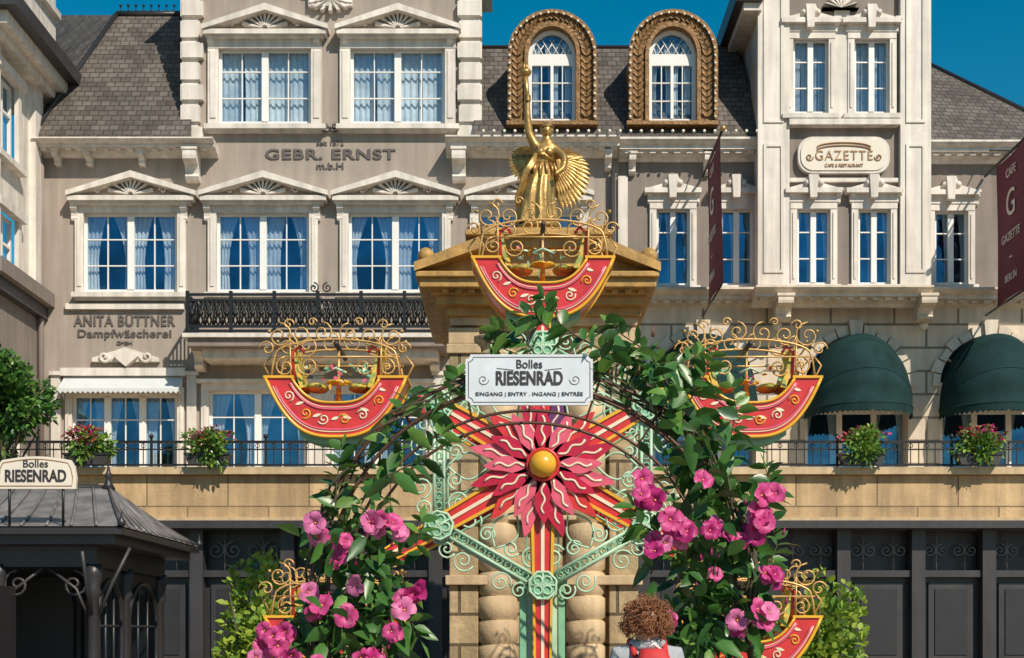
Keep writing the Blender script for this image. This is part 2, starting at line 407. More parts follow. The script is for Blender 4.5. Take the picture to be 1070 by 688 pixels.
for w_ in wallT:
    window(t,*w_,DB,2,style=1,gl='glasst',rows=(.3,.65)); surround(t.t,*w_,DB,w=11,top=True)
    cx=(w_[0]+w_[1])/2; pediment(t.t,cx,64,3,38,DB)
for xa,xb in ((190,207),(481,502)):
    t.t.pb(xa,xb,-70,143,DB,.07,'trim')
    for k,yy in enumerate(range(-66,140,22)):
        t.t.pb(xa-1.5,xb+1.5,yy,yy+17,DB,.12,'trim')
        if k%2: t.t.pb(xa-3 if xa>300 else xa,xb if xa>300 else xb+5,yy+1,yy+16,DB,.135,'trim')
t.t.pprism([(180,-70),(345,-130),(512,-70)],DB,.3,'trim',back=3)
t.t.pb(322,368,-12,6,DB,.12,'trim'); t.t.pprism([(318,-12),(345,-30),(372,-12)],DB,.16,'trim')
for i in range(7):
    a=radians(200+140*i/6); t.t.pprism([(345,-2),(345+22*cos(a)-2,-2-13*sin(a)),(345+22*cos(a)+2,-2-13*sin(a))],DB,.15,'trim')
t.t.tube(spiral((X(330,DB-.1),Z(4,DB)),.16,0,1.3,1,DB-.1),.035,'trim',6); t.t.tube(spiral((X(360,DB-.1),Z(4,DB)),.16,pi,1.3,-1,DB-.1),.035,'trim',6)
t.t.pb(68,192,317,323,D,.09,'trim')
t.t.pb(212,478,135,138.5,DB,.05,'trim')
for sg in (-1,1): t.t.tube(spiral((X(345+sg*5,DB-.06),Z(134,DB)),.10,0 if sg<0 else pi,1.3,sg,DB-.06),.025,'letter',5)
text('lettering_seit','seit 1872',345,150,D-.012,5,'letter',t.e,28,.01)
text('lettering_gebr_ernst','GEBR. ERNST',345,162,D-.012,11,'letter',t.e,136,.01,off=.025,sp=1.1)
text('lettering_mbh','m.b.H',345,174,D-.012,7,'letter',t.e,28,.01,off=.015)
text('lettering_anita','ANITA BÜTTNER',130,336,D-.012,14,'letter',t.e,106,.01,off=.022,sp=1.1)
text('lettering_dampf','Dampfwäscherei',130,349,D-.012,11,'letter',t.e,98,.01,off=.022,sp=1.08)
text('lettering_gmbh','GMBH',130,359,D-.012,4,'letter',t.e,16,.01)
t.t.pprism([(96,378),(96,374),(131,363),(166,374),(166,378)],D,.1,'trim')
t.t.pprism([(118,372),(131,364),(144,372),(131,383)],D,.18,'trim')
for sx in (-1,1): t.t.tube(spiral((X(131+sx*22,D-.12),Z(373,D-.12)),.11,0 if sx<0 else pi,1.2,sx,D-.12),.03,'trim',6)
for x in (58,200,332,458):
    t.t.pb(x-5,x+5,392,500,D,.08,'trim'); t.t.pb(x-7,x+7,388,392,D,.13,'trim')
# balcony
e=D-1.0
b=t.o
xa,xb=X(196,e),X(468,e); zt=Z(308,e); zb=Z(346,e)
for z in (zt,zb,zt-.1,zb+.08): b.box(xa,xb,e-.02,e+.02,z-.022,z+.022,'iron')
n=30
for i in range(n+1):
    xx=xa+(xb-xa)*i/n
    if i%5==0: b.box(xx-.03,xx+.03,e-.03,e+.03,zb-.05,zt+.06,'iron')
    if i<n:
        w=(xb-xa)/n; zl,zh=zb+.08,zt-.1; zm=(zl+zh)/2
        for s_ in (0,1):
            b.tube([(xx+(w if s_ else 0),e,zl),(xx+(0 if s_ else w),e,zh)],.018,'iron',4)
            b.tube([(xx+(w if s_ else 0),e+.01,zm),(xx+w/2,e+.01,zh)],.015,'iron',4); b.tube([(xx+(w if s_ else 0),e+.01,zm),(xx+w/2,e+.01,zl)],.015,'iron',4)
        b.sph((xx+w/2,e,zm),.055,'iron',6,4); b.tube([(xx,e,zl),(xx,e,zh)],.012,'iron',4)
for xx in (xa,xb):
    for z in (zt,zb): b.box(xx-.02,xx+.02,e,D,z-.02,z+.02,'iron')
    for i in range(8): b.box(xx-.01,xx+.01,e+.1+.11*i,e+.12+.11*i,zb,zt,'iron')
t.t.box(xa-.08,xb+.08,e-.08,D+.01,zb-.12,zb-.05,'trim'); t.t.box(xa,xb,e,D+.02,zb-.26,zb-.125,'taupe2')
t.t.box(xa+.2,xb-.2,e+.25,D+.03,zb-.42,zb-.262,'trim')
for x in (212,330,455): bracket(t.t,x,9,360,390,D,.75)
for sg in (-1,1): b.tube(spiral((X(335+sg*7,e),zt+.12),.09,pi/2,1.5,sg,e),.014,'iron',5)
# short white window canopy
ya=D-.42
z0=Z(394,D); z1=Z(406,ya)
xa,xb=X(68,D),X(192,D)
n=24
for i in range(n):
    u0,u1=xa+(xb-xa)*i/n,xa+(xb-xa)*(i+1)/n
    t.o.quad((u0,D-.03,z0),(u1,D-.03,z0),(u1,ya,z1),(u0,ya,z1),'awnw')
    t.o.prism([(u0,z1),(u1,z1),(u1,z1-.05),((u0+u1)/2,z1-.09),(u0,z1-.05)],ya-.004,ya+.004,'awnw')
for xx in (xa+.01,xb-.01): t.o.add([(xx,D-.03,z0),(xx,ya,z1),(xx,D-.03,z1-.2)],[(0,1,2)],'awnw')
t.t.box(xa-.05,xb+.05,D-.14,D,z0,z0+.14,'trim')
t.o.tube([(X(46,D)+.0,D-.16,Z(166,D)),(X(46,D),D-.16,Z(500,D))],.055,'taupe2',8)
t.o.tube([(X(640,D)+.0,D-.12,Z(180,D)),(X(640,D),D-.12,Z(500,D))],.045,'dark2',8)
def roofpoly(b,pts,m='slate'): b.add([P(*p) for p in pts],[list(range(len(pts)))],m)
roofpoly(t.r,[(32,144,25.6),(200,144,25.6),(200,16,27.6),(122,16,27.6)])
roofpoly(t.r,[(32,144,25.6),(122,16,27.6),(60,16,31)])
roofpoly(t.r,[(495,143,25.6),(648,143,25.6),(648,50,27.2),(495,50,27.2)])
t.r.tube([P(122,15,27.6),P(200,15,27.6)],.06,'dark'); t.r.tube([P(122,15,27.6),P(32,143,25.6)],.05,'dark')
for i in range(8):
    x=126+i*8; t.o.tube([P(x,15,27.6),P(x,6,27.6)],.012,'iron',4); t.o.sph(P(x,6,27.6),.03,'iron',6,4)
# ================================================================= TAUPE BUILDING (middle right)
m2=Fac('taupe_townhouse',(4,D,0))
wr=[(686,721,218,298),(753,787,218,298)]
wall(m2.w,'taupe2',646,800,150,306,D,wr,mr='trim')
def smallwin(fc,w_,d,hood=True,gl='glass',st=2):
    window(fc,*w_,d,2,style=st,rows=(.3,.65),vm=False,ft=2.6,gl=gl)
    surround(fc.t,*w_,d,w=7,top=True,pr=.06)
    x0,x1,y0,y1=w_; cx=(x0+x1)/2
    if hood:
        fc.t.pb(x0-12,x1+12,y0-22,y0-17,d,.2,'trim'); fc.t.pb(x0-9,x1+9,y0-17,y0-7.2,d,.09,'trim')
        fc.t.pprism([(x0-8,y0-22),(cx-8,y0-27),(cx-5,y0-35),(cx+5,y0-35),(cx+8,y0-27),(x1+8,y0-22)],d,.14,'trim')
        fc.t.pprism([(cx-5,y0-36),(cx+5,y0-36),(cx+3.5,y0-12),(cx-3.5,y0-12)],d,.24,'trim')
        for s_ in (-1,1): fc.t.sph(P(cx+s_*7,y0-27,d-.16),.06,'trim',8,6)
        for xx in (x0-7,x1+7): bracket(fc.t,xx,5,y0-16,y0-4,d,.16)
for w_ in wr: smallwin(m2,w_,D)
cornice(m2.t,648,800,143,170,D,.45)
for x in (660,738): bracket(m2.t,x,7,166,184,D,.28)
m2.t.pb(646,656,184,306,D,.06,'trim')
roofpoly(m2.r,[(648,143,25.6),(803,143,25.6),(768,50,27.2),(648,50,27.2)])
roofpoly(m2.r,[(803,143,25.6),(768,50,27.2),(800,50,31)])
m2.r.tube([P(500,50,27.2),P(768,50,27.2),P(803,143,25.6)],.045,'dark')
bulbs(m2.o,[P(505+11*i,137,25.4) for i in range(27)],.03)
def dormer(cx,nm):
    fc=Fac(nm,(X(cx,25.7),26,0)); d=25.75
    def arc(r,ry,y0,n=20): return [(X(cx+r*cos(pi-pi*i/n),d),Z(y0-ry*sin(pi-pi*i/n),d)) for i in range(n+1)]
    def A_(r,ry,yb=127): return [(X(cx-r,d),Z(yb,d))]+arc(r,ry,58)+[(X(cx+r,d),Z(yb,d))]
    fc.t.strip(A_(45,45),A_(25,29),d,d+2.0,'goldframe')
    fc.t.strip(A_(46.5,46),A_(42.5,42.5),d-.10,d-.002,'goldframe')
    fc.t.strip(A_(29,33),A_(25,29),d-.07,d-.003,'goldframe')
    def lf(p,t_):
        for sg in (-1,1):
            dv=Vector((t_[0]*1.0-t_[1]*sg*.7,-.12,t_[1]*1.0+t_[0]*sg*.7)); fc.t.leaf(p,dv,Vector((dv.z,0,-dv.x)),.17,.08,'goldframe',0,-.3)
    for i in range(22):
        a=pi*i/21; lf(P(cx+36*cos(a),58-37.5*sin(a),d-.025),(-sin(a) if cos(a)>0 else sin(a),abs(cos(a))))
    for sx in (-1,1):
        for i in range(9): lf(P(cx+sx*36,66+i*7,d-.025),(0,1))
    d2=d+.12
    O=A_(25,29); I=A_(21,25,124)
    fc.fr.strip(O,I,d2,d2+.08,'frame')
    fc.fr.box(X(cx-21,d),X(cx+21,d),d2+.004,d2+.07,Z(127,d),Z(122,d),'frame')
    fc.fr.box(X(cx-21,d),X(cx+21,d),d2+.002,d2+.075,Z(66,d),Z(54,d),'frame')
    fc.fr.box(X(cx-1.5,d),X(cx+1.5,d),d2-.01,d2+.06,Z(122,d),Z(66,d),'frame')
    for dx in (-11,11): fc.fr.box(X(cx+dx-.5,d),X(cx+dx+.5,d),d2+.01,d2+.06,Z(122,d),Z(66,d),'frame')
    for yy in (84,103): fc.fr.box(X(cx-21,d),X(cx+21,d),d2+.013,d2+.057,Z(yy+.5,d),Z(yy-.5,d),'frame')
    for dx in (-16,-8,0,8,16):
        h_=25*sqrt(max(0,1-(dx/21)**2))
        for sg in (-1,1):
            fc.fr.tube([(X(cx+dx,d),d2+.03,Z(56,d)),(X(cx+max(-20,min(20,dx+sg*h_*.45)),d),d2+.03,Z(57-h_*.8,d))],.010,'frame',4)
    pl=[(X(cx-24,d),Z(126,d))]+arc(24,28,58)+[(X(cx+24,d),Z(126,d))]
    fc.g.add([(a,d2+.05,c) for a,c in pl],[list(range(len(pl)))],'glasst')
    fc.i.add([(a,d2+.9,c) for a,c in pl],[list(range(len(pl)))],'inter')
    curtain(fc.c,X(cx-20,d),X(cx,d),Z(122,d),Z(40,d),d2+.12,0); curtain(fc.c,X(cx,d),X(cx+20,d),Z(122,d),Z(40,d),d2+.12,0)
    fc.t.pb(cx-48,cx+48,126,130,d,.22,'goldframe',back=.5)
    pts=[P(cx+44.5*cos(pi*i/17),58-45*sin(pi*i/17),d-.13) for i in range(18)]+[P(cx+s_*44.5,66+i*8,d-.13) for s_ in(-1,1) for i in range(8)]
    bulbs(fc.o,pts,.024)
    fc.done()
dormer(577,'gilded_dormer'); dormer(703,'gilded_dormer')
m2.done()
# ================================================================= WHITE TOWER HOUSE + ARCADE (right)
DT=25.5
tw=Fac('white_tower_house',(6,DT,0))
wt=[(829,866,40,118),(893,930,40,118),(833,868,218,297),(897,931,218,297)]
wall(tw.w,'taupe2',793,972,-60,306,DT,wt,mr='trim')
for xx in (793,972):
    xw=X(xx,DT); tw.w.quad((xw,DT,Z(306,DT)),(xw,DT+3,Z(306,DT)),(xw,DT+3,Z(-60,DT)),(xw,DT,Z(-60,DT)),'trim')
for i,w_ in enumerate(wt): smallwin(tw,w_,DT,gl='glasst' if i<2 else 'glass',st=1 if i<2 else 2)
for xa,xb in ((792,825),(941,973)):
    tw.t.pb(xa,xb,-60,298,DT,.13,'trim')
    for ya_,yb_ in ((-50,128),(150,285)):
        tw.t.pb(xa+6,xa+9,ya_,yb_,DT,.155,'trim'); tw.t.pb(xb-9,xb-6,ya_,yb_,DT,.155,'trim'); tw.t.pb(xa+9,xb-9,ya_,ya_+3,DT,.155,'trim'); tw.t.pb(xa+9,xb-9,yb_-3,yb_,DT,.155,'trim')
tw.t.pb(825,941,124,130,DT,.2,'trim'); tw.t.pb(825,941,186,190,DT,.08,'trim')
tw.t.pb(872,888,0,124,DT,.04,'trim')
tw.t.pprism([(785,-60),(880,-110),(980,-60)],DT,.35,'trim',back=3)
tw.t.box(X(793,DT)-.45,X(793,DT)+.02,DT-.3,DT+3,Z(8,DT),Z(-12,DT),'dark2'); tw.t.box(X(793,DT)-.3,X(793,DT)+.02,DT-.2,DT+3,Z(16,DT),Z(8,DT)-.001,'trim')
for i in range(9):
    a=radians(180*i/8); tw.t.pprism([(879,8),(879+17*cos(a)-2,8-14*sin(a)),(879+17*cos(a)+2,8-14*sin(a))],DT,.16,'trim')
def rr(x0,x1,y0,y1,r,n=6):
    o=[]
    for cx,cy,a0 in ((x1-r,y0+r,0),(x0+r,y0+r,90),(x0+r,y1-r,180),(x1-r,y1-r,270)):
        for i in range(n+1):
            a=radians(a0+90*i/n); o.append((cx+r*cos(a),cy-r*sin(a)))
    return o
tw.t.pprism(rr(834,930,143,181,15),DT,.12,'trim'); tw.t.pprism(rr(837,927,146,178,13),DT,.14,'signw')
text('lettering_gazette','GAZETTE',882,163,DT-.15,10,'gaz',tw.e,60,.006,off=-.004,sp=1.15)
text('lettering_gazette_sub','CAFE & RESTAURANT',882,173,DT-.15,3.5,'gaz',tw.e,40,.006)
e=DT-.155
for dz in (0,3): tw.o.tube([(X(882+28*cos(pi-pi*i/14),e),e,Z(157-dz-5*sin(pi-pi*i/14),e)) for i in range(15)],.012,'gaz',4)
for sg in (-1,1): tw.o.tube(spiral((X(882+sg*36,e),Z(164,e)),.07,0 if sg<0 else pi,1.3,sg,e),.010,'gaz',4)
wq=[(977,1012,220,297)]
wall(tw.w,'taupe2',972,1200,150,306,D,wq+[(1105,1140,220,297)],mr='trim'); smallwin(tw,wq[0],D); smallwin(tw,(1105,1140,220,297),D)
cornice(tw.t,972,1200,146,172,D,.45)
roofpoly(tw.r,[(972,146,25.6),(1200,146,25.6),(1130,146,26.2),(1075,118,27.0),(972,68,28.6)])
tw.r.tube([P(972,68,28.6),P(1075,118,27.0),P(1135,146,26.1)],.05,'dark')
cornice(tw.t,650,1200,300,326,D,.6,'creamp')
cornice(tw.t,790,976,298,322,DT,.5,'creamp')
for x in (816,963): bracket(tw.t,x,16,316,337,DT,.5,'creamp')
def archwall(b,d,xs,x0,x1,y0,y1,hw,ysp,ry):
    px=x0
    for cx in xs:
        wall(b,'cream',px,cx-hw,y0,y1,d)
        n=24; A=[(cx-hw*cos(pi*i/n),ysp-ry*sin(pi*i/n)) for i in range(n+1)]
        for i in range(n):
            b.quad(P(*A[i],d),P(*A[i+1],d),P(A[i+1][0],y0,d),P(A[i][0],y0,d),'cream')
            a,c=P(*A[i],d),P(*A[i+1],d); b.quad(a,c,(c[0],d+.4,c[2]),(a[0],d+.4,a[2]),'creamp')
        for s_ in (-1,1):
            xx=X(cx+s_*hw,d); b.quad((xx,d,Z(y1,d)),(xx,d+.4,Z(y1,d)),(xx,d+.4,Z(ysp,d)),(xx,d,Z(ysp,d)),'creamp')
        px=cx+hw
        nn=13
        for i in range(nn):
            a0=pi*(i+.06)/nn; a1=pi*(i+.94)/nn; k=1.30 if i==nn//2 else (1.2 if i%2 else 1.14)
            pr=.16 if i==nn//2 else .07+.012*(i%2)
            b.pprism([(cx+hw*cos(a0),ysp-ry*sin(a0)),(cx+hw*k*cos(a0),ysp-ry*k*sin(a0)),(cx+hw*k*cos(a1),ysp-ry*k*sin(a1)),(cx+hw*cos(a1),ysp-ry*sin(a1))],d,pr,'creamp')
    wall(b,'cream',px,x1,y0,y1,d)
DA=25.9
archwall(tw.w,DA,(735,895,1036,1180),640,1230,322,520,54,404,54)
for cx in (735,895,1036,1180):
    d=DA+.35; k=d/F
    for (x0,x1) in ((cx-54,cx-18),(cx-18,cx+18),(cx+18,cx+54)):
        tw.fr.box(X(x0,d),X(x0,d)+.05,d,d+.05,Z(520,d),Z(404,d),'frame'); tw.fr.box(X(x1,d)-.05,X(x1,d)-.002,d,d+.05,Z(520,d),Z(404,d),'frame')
    tw.fr.box(X(cx-54,d),X(cx+54,d),d+.003,d+.047,Z(433,d),Z(429,d),'frame'); tw.fr.box(X(cx-54,d),X(cx+54,d),d-.003,d+.044,Z(405,d),Z(400,d),'frame')
    for i in range(5):
        a=pi*(i+1)/6; tw.fr.tube([P(cx,402,d+.02),P(cx+53*cos(a),402-53*sin(a),d+.02)],.02,'frame',4)
    tw.g.quad(P(cx-55,520,d+.04),P(cx+55,520,d+.04),P(cx+55,345,d+.04),P(cx-55,345,d+.04),'glass')
    tw.i.quad(P(cx-70,520,d+1.2),P(cx+70,520,d+1.2),P(cx+70,325,d+1.2),P(cx-70,325,d+1.2),'inter')
    curtain(tw.c,X(cx-54,d),X(cx-18,d),Z(520,d),Z(404,d),d+.12,2); curtain(tw.c,X(cx+18,d),X(cx+54,d),Z(520,d),Z(404,d),d+.12,2)
    hw,pr=X(cx+55,DA)-X(cx,DA),1.15; zb=Z(420,DA-pr); h=Z(349,DA)-zb
    vs=[];fs=[];nu,nv=32,20; c=X(cx,DA)
    for j in range(nv+1):
        ph=pi/2*j/nv
        for i in range(nu+1):
            th=pi*i/nu; sag=1-.05*abs(sin(ph*10)); vs.append((c+hw*cos(th),DA-.02-pr*sin(th)**.9*cos(ph)*sag,zb+h*sin(th)**.95*sin(ph)*(1-.02*abs(sin(ph*10)))))
    for j in range(nv):
        for i in range(nu): fs.append((j*(nu+1)+i,j*(nu+1)+i+1,(j+1)*(nu+1)+i+1,(j+1)*(nu+1)+i))
    tw.o.add(vs,fs,'awn',True)
    for i in range(nu):
        a,b_=vs[i],vs[i+1]; mx=((a[0]+b_[0])/2,(a[1]+b_[1])/2,a[2]-.17)
        tw.o.add([a,b_,(b_[0],b_[1],b_[2]-.12),mx,(a[0],a[1],a[2]-.12)],[(0,1,2,3,4)],'awn')
    for j in (0,6,13): tw.o.tube([vs[j*(nu+1)+i] for i in range(nu+1)],.012,'awn',4)
for x in (812,965):
    tw.o.tube([P(x,330,DA),P(x,336,DA-.3)],.02,'iron'); tw.o.sph(P(x,340,DA-.3),.09,'signw',8,6)
tw.done()
t.done()
# ================================================================= LEFT WHITE BUILDING (projecting)
lw=Fac('white_corner_house',(-9,24,0))
xw=X(40,26.); y0,y1=23.6,27.
def sidewall(z0,z1,holes):
    ys=sorted(set([y0,y1]+[h for q in holes for h in q[:2]])); zs=sorted(set([z0,z1]+[h for q in holes for h in q[2:]]))
    for i in range(len(ys)-1):
        for j in range(len(zs)-1):
            cy=(ys[i]+ys[i+1])/2; cz=(zs[j]+zs[j+1])/2
            if any(h[0]<cy<h[1] and h[2]<cz<h[3] for h in holes): continue
            lw.w.quad((xw,ys[i],zs[j]),(xw,ys[i+1],zs[j]),(xw,ys[i+1],zs[j+1]),(xw,ys[i],zs[j+1]),'trim')
hs=[(23.85,24.75,Z(300,24.2),Z(222,24.2)),(23.85,24.75,Z(165,24.2),Z(80,24.2)),(23.85,24.75,Z(470,24.2),Z(400,24.2))]
sidewall(4,15.5,hs)
for h in hs:
    lw.g.quad((xw-.12,h[0],h[2]),(xw-.12,h[1],h[2]),(xw-.12,h[1],h[3]),(xw-.12,h[0],h[3]),'glass')
    lw.i.quad((xw-.6,h[0]-.1,h[2]),(xw-.6,h[1]+.1,h[2]),(xw-.6,h[1]+.1,h[3]),(xw-.6,h[0]-.1,h[3]),'inter')
    for yy in (h[0],(h[0]+h[1])/2-.03,h[1]-.06): lw.fr.box(xw-.11,xw-.05,yy,yy+.06,h[2],h[3],'frame')
    for zz in (h[2],h[2]+(h[3]-h[2])*.6,h[3]-.06): lw.fr.box(xw-.108,xw-.052,h[0],h[1],zz,zz+.05,'frame')
    lw.t.box(xw,xw+.08,h[0]-.14,h[0],h[2],h[3],'trim'); lw.t.box(xw,xw+.08,h[1],h[1]+.14,h[2],h[3],'trim')
    lw.t.box(xw,xw+.16,h[0]-.2,h[1]+.2,h[3],h[3]+.14,'trim'); lw.t.box(xw,xw+.16,h[0]-.2,h[1]+.2,h[2]-.1,h[2],'trim')
wall(lw.w,'trim',-260,(535+xw*F/23.6),-200,600,23.6)
lw.t.box(xw-3,xw+.62,y0-.6,y1,Z(80,26),Z(66,26),'dark2'); lw.t.box(xw-3,xw+.42,y0-.4,y1,Z(92,26),Z(80,26)-.002,'trim'); lw.t.box(xw-3,xw+.25,y0-.25,y1,Z(100,26),Z(92,26)-.002,'trim')
lw.t.box(xw-3,xw+.3,y0-.3,y1-1,Z(322,26),Z(308,26),'taupe2'); lw.t.box(xw-3,xw+.18,y0-.2,y1-1,Z(335,26),Z(322,26)-.002,'dark2')
lw.t.box(xw-.02,xw+.03,y0,25.98,4,Z(335,26)-.002,'taupe2')
lw.t.box(xw-.03,xw+.12,25.5,25.9,Z(308,26),Z(100,26),'trim'); lw.t.box(xw-.03,xw+.12,y0-.1,y0+.16,Z(308,26),Z(100,26),'trim')
for zz in (Z(66,26)+.5,Z(66,26)+1.2,Z(66,26)+1.9): lw.t.box(xw-3,xw+.1,y0-.1,y1,zz,zz+.12,'trim')
lw.done()
# ================================================================= TERRACE BUILDING
te=empty('stone_terrace',(0,23,0)); b=B(); DD=23.
b.box(X(-260,DD),X(1330,DD),DD,26,Z(545,DD),Z(497,DD),'sand')
b.box(X(-260,DD),X(1330,DD),DD-.14,26,Z(496.5,DD),Z(489,DD),'sandp'); b.box(X(-260,DD),X(1330,DD),DD-.07,DD,Z(545,DD),Z(541,DD),'sandp')
b.box(X(-260,DD),X(1330,DD),DD-.22,DD+.2,Z(553,DD),Z(545,DD)-.001,'dark2')
b.build('stone_fascia',te)
b=B(); d=DD+.12
b.box(X(-260,d),X(1330,d),d+.35,d+.4,0,Z(553,d),'dark')
pil=[-60,60,205,300,378,455,672,780,882,960,1034,1110]
for x in pil:
    b.box(X(x-7,d),X(x+7,d),d,d+.3,0,Z(553,d),'dark2'); b.box(X(x-9,d),X(x+9,d),d-.03,d,0,.5,'dark')
for i in range(len(pil)-1):
    xa=X(pil[i]+7,d); xb=X(pil[i+1]-7,d)
    b.box(xa,xb,d+.05,d+.3,Z(603,d),Z(596,d),'dark2')
    zt,zb=Z(553,d),Z(596,d)
    n=max(2,int((xb-xa)/.42)); w=(xb-xa)/n
    for j in range(n):
        c=xa+w*(j+.5)
        for s_ in (-1,1):
            b.tube(spiral((c+s_*w*.23,(zt+zb)/2),w*.24,pi/2,1.6,s_,d+.2),.013,'roofm',4)
        b.tube([(c,d+.2,zb),(c,d+.2,zt)],.012,'roofm',4)
    b.box(xa,xb,d+.22,d+.3,0,Z(603,d)-.001,'dark')
    nl=2 if (pil[i+1]-pil[i])>90 else 1
    for q in range(nl):
        la=xa+(xb-xa)*q/nl; lb=xa+(xb-xa)*(q+1)/nl
        for z0,z1 in ((.25,1.0),(1.12,Z(609,d))):
            b.box(la+.1,lb-.1,d+.17,d+.219,z0,z1,'dark2')
            b.box(la+.2,lb-.2,d+.15,d+.169,z0+.1,z1-.1,'dark')
        b.sph((lb-.05 if q==0 else la+.05,d+.15,1.05),.03,'gold',6,4)
b.build('dark_doors',te)
ra=B(); d=DD-.02
zt,zb=Z(462,d),Z(486,d); xa,xb=X(-200,d),X(1250,d)
for z,hh in ((zt,.02),(zb,.014),(zt-.12,.01)): ra.box(xa,xb,d-.02,d+.02,z-hh,z+hh,'iron')
n=int((xb-xa)/.13)
for i in range(n+1):
    xx=xa+(xb-xa)*i/n
    if i%14==0:
        ra.box(xx-.02,xx+.02,d-.021,d+.021,Z(490,d),zt+.05,'iron'); ra.sph((xx,d,zt+.09),.04,'iron',8,6)
    else: ra.box(xx-.007,xx+.007,d-.007,d+.007,zb,zt,'iron')
    if i%2: ra.tube([(xx+.035*cos(q*pi/4),d,zt-.06+.035*sin(q*pi/4)) for q in range(8)],.006,'iron',4,closed=True)
ra.build('iron_railing')
def cloud(b,c,rad,n,L,mats,clumps=10,spread=.42,droop=.2,wid=.5):
    cs=[Vector(c)+Vector((rad[0]*v.x,rad[1]*v.y,rad[2]*v.z))*U(.3,.85) for v in [rnd_unit() for _ in range(clumps)]]
    for i in range(n):
        k=i%clumps; v=rnd_unit()*(R()**.5)
        p=cs[k]+Vector((v.x*rad[0],v.y*rad[1],v.z*rad[2]))*spread
        q=(p-Vector(c)).normalized(); dr=(q+rnd_unit()*.9+Vector((0,0,.2))).normalized()
        l=L*U(.6,1.3); b.leaf(p,dr,rnd_unit(),l,l*wid,random.choice(mats),droop)
for x,y in ((92,474),(218,472),(900,468),(1022,472)):
    b=B(); d=DD+.02; cx=X(x,d-.2); z=Z(489,d)
    pr=[(cx-.30,z+.02),(cx-.35,z+.17),(cx+.35,z+.17),(cx+.30,z+.02)]
    b.prism(pr,d-.32,d-.08,'dark2'); b.box(cx-.37,cx+.37,d-.34,d-.06,z+.17,z+.2,'dark')
    cloud(b,(cx,d-.26,z+.30),(.42,.27,.28),900,.085,[M[q] for q in('g2','g3','g4','g3','g4')],16,.45)
    cloud(b,(cx,d-.24,z+.48),(.38,.24,.17),420,.07,[M[q] for q in('g6','g6','pk3','g6','g4','crim')],16,.4)
    b.build('flower_planter')
# ================================================================= BANNERS
def banner(xp):
    e=empty('hanging_banner',(X(xp,25.5),24.5,0)); xw=X(xp,25.5); b=B()
    z1=Z(176,25.4); z0=Z(322,25.4)
    n=10; vs=[];fs=[]
    for j in range(9):
        for i in range(n+1):
            u=i/n; vs.append((xw+.03*sin(u*5+j*.3),25.35-1.75*u,z1-(z1-z0)*j/8))
    for j in range(8):
        for i in range(n): fs.append((j*(n+1)+i,j*(n+1)+i+1,(j+1)*(n+1)+i+1,(j+1)*(n+1)+i))
    b.add(vs,fs,'maroon',True); b.build('cloth',e)
    b=B(); b.tube([(xw,25.95,z1+.03),(xw,23.5,z1+.03)],.025,'iron'); b.sph((xw,23.47,z1+.03),.05,'gold'); b.tube([(xw,25.95,z0-.02),(xw,23.6,z0-.02)],.018,'iron')
    b.tube([(xw,25.95,z1+.5),(xw,24.6,z1+.04)],.012,'iron'); b.build('bracket_poles',e)
    zc=(z0+z1)/2
    for st,dz,h in (('G',.35,.5),('CAFE',.9,.16),('GAZETTE',-.2,.16),('~',-.55,.2),('BERLIN',-.9,.14)):
        c=bpy.data.curves.new('banner_text','FONT'); c.body=st; c.align_x='CENTER'; c.align_y='CENTER'; c.size=h*1.3; c.extrude=.004; c.materials.append(M['signw'])
        o=bpy.data.objects.new('banner_lettering',c); col.objects.link(o); o.rotation_euler=(pi/2,0,-pi/2); o.location=(xw-.04,24.5,zc+dz); setpar(o,e)
banner(738); banner(1038)
# ================================================================= STONE PAVILION
pv=empty('stone_pavilion',(X(562,17),18,0)); b=B(); d=17.
k=d/F
b.box(X(478,d),X(658,d),d,d+2.1,0,Z(338,d),'pav')
for x in (485,651):
    b.box(X(x-15,d),X(x+15,d),d-.12,d+.2,0,Z(372,d),'pav')
    b.box(X(x-18,d),X(x+18,d),d-.16,d+.2,Z(372,d),Z(362,d),'sandp'); b.box(X(x-16,d),X(x+16,d),d-.14,d+.2,Z(362,d)+.001,Z(345,d),'sandp')
b.box(X(455,d),X(680,d),d-.3,d+2.3,0,.6,'pav')
for y0,y1 in ((602,612),(540,545)): b.box(X(466,d),X(670,d),d-.2,d+2.2,Z(y1,d),Z(y0,d),'sandp')
for x in (520,612):
    pr=[]
    z=.6
    while z<Z(375,d)-.02:
        pr+=[(.20,z),(.235,z+.03),(.235,z+.25),(.20,z+.28)]; z+=.285
    b.lathe((X(x,d),d,0),pr,'sandp',20)
    b.lathe((X(x,d),d,Z(375,d)),[(.2,0),(.24,.03),(.22,.08),(.3,.2),(.32,.24)],'sandp',16)
A=[(X(566+22*cos(pi-pi*i/12),d),Z(470-22*sin(pi-pi*i/12),d)) for i in range(13)]
Bq=[(X(566+30*cos(pi-pi*i/12),d),Z(470-30*sin(pi-pi*i/12),d)) for i in range(13)]
b.strip(Bq,A,d-.08,d+.01,'sandp')
def ring(y0,y1,x0,x1,pr,m='ochre'):
    b.box(X(x0,d-pr),X(x1,d-pr),d-pr,d+2.1+pr,Z(y1,d-pr),Z(y0,d-pr),m)
ring(330,340,470,666,.12,'sandp'); ring(318,330,466,670,.2); ring(308,318,455,675,.35)
ring(300,308,450,679,.42); ring(289,300,438,686,.58); ring(283,289,434,689,.64)
for i in range(16):
    x=462+i*13.6; b.box(X(x,d-.4),X(x+7,d-.4),d-.50,d-.34,Z(307,d-.45),Z(300.3,d-.45),'ochre')
e=d-.6
b.prism([(X(436,e),Z(283,e)),(X(502,e),Z(256,e)),(X(628,e),Z(256,e)),(X(686,e),Z(283,e))],e+.25,d+2.4,'ochre')
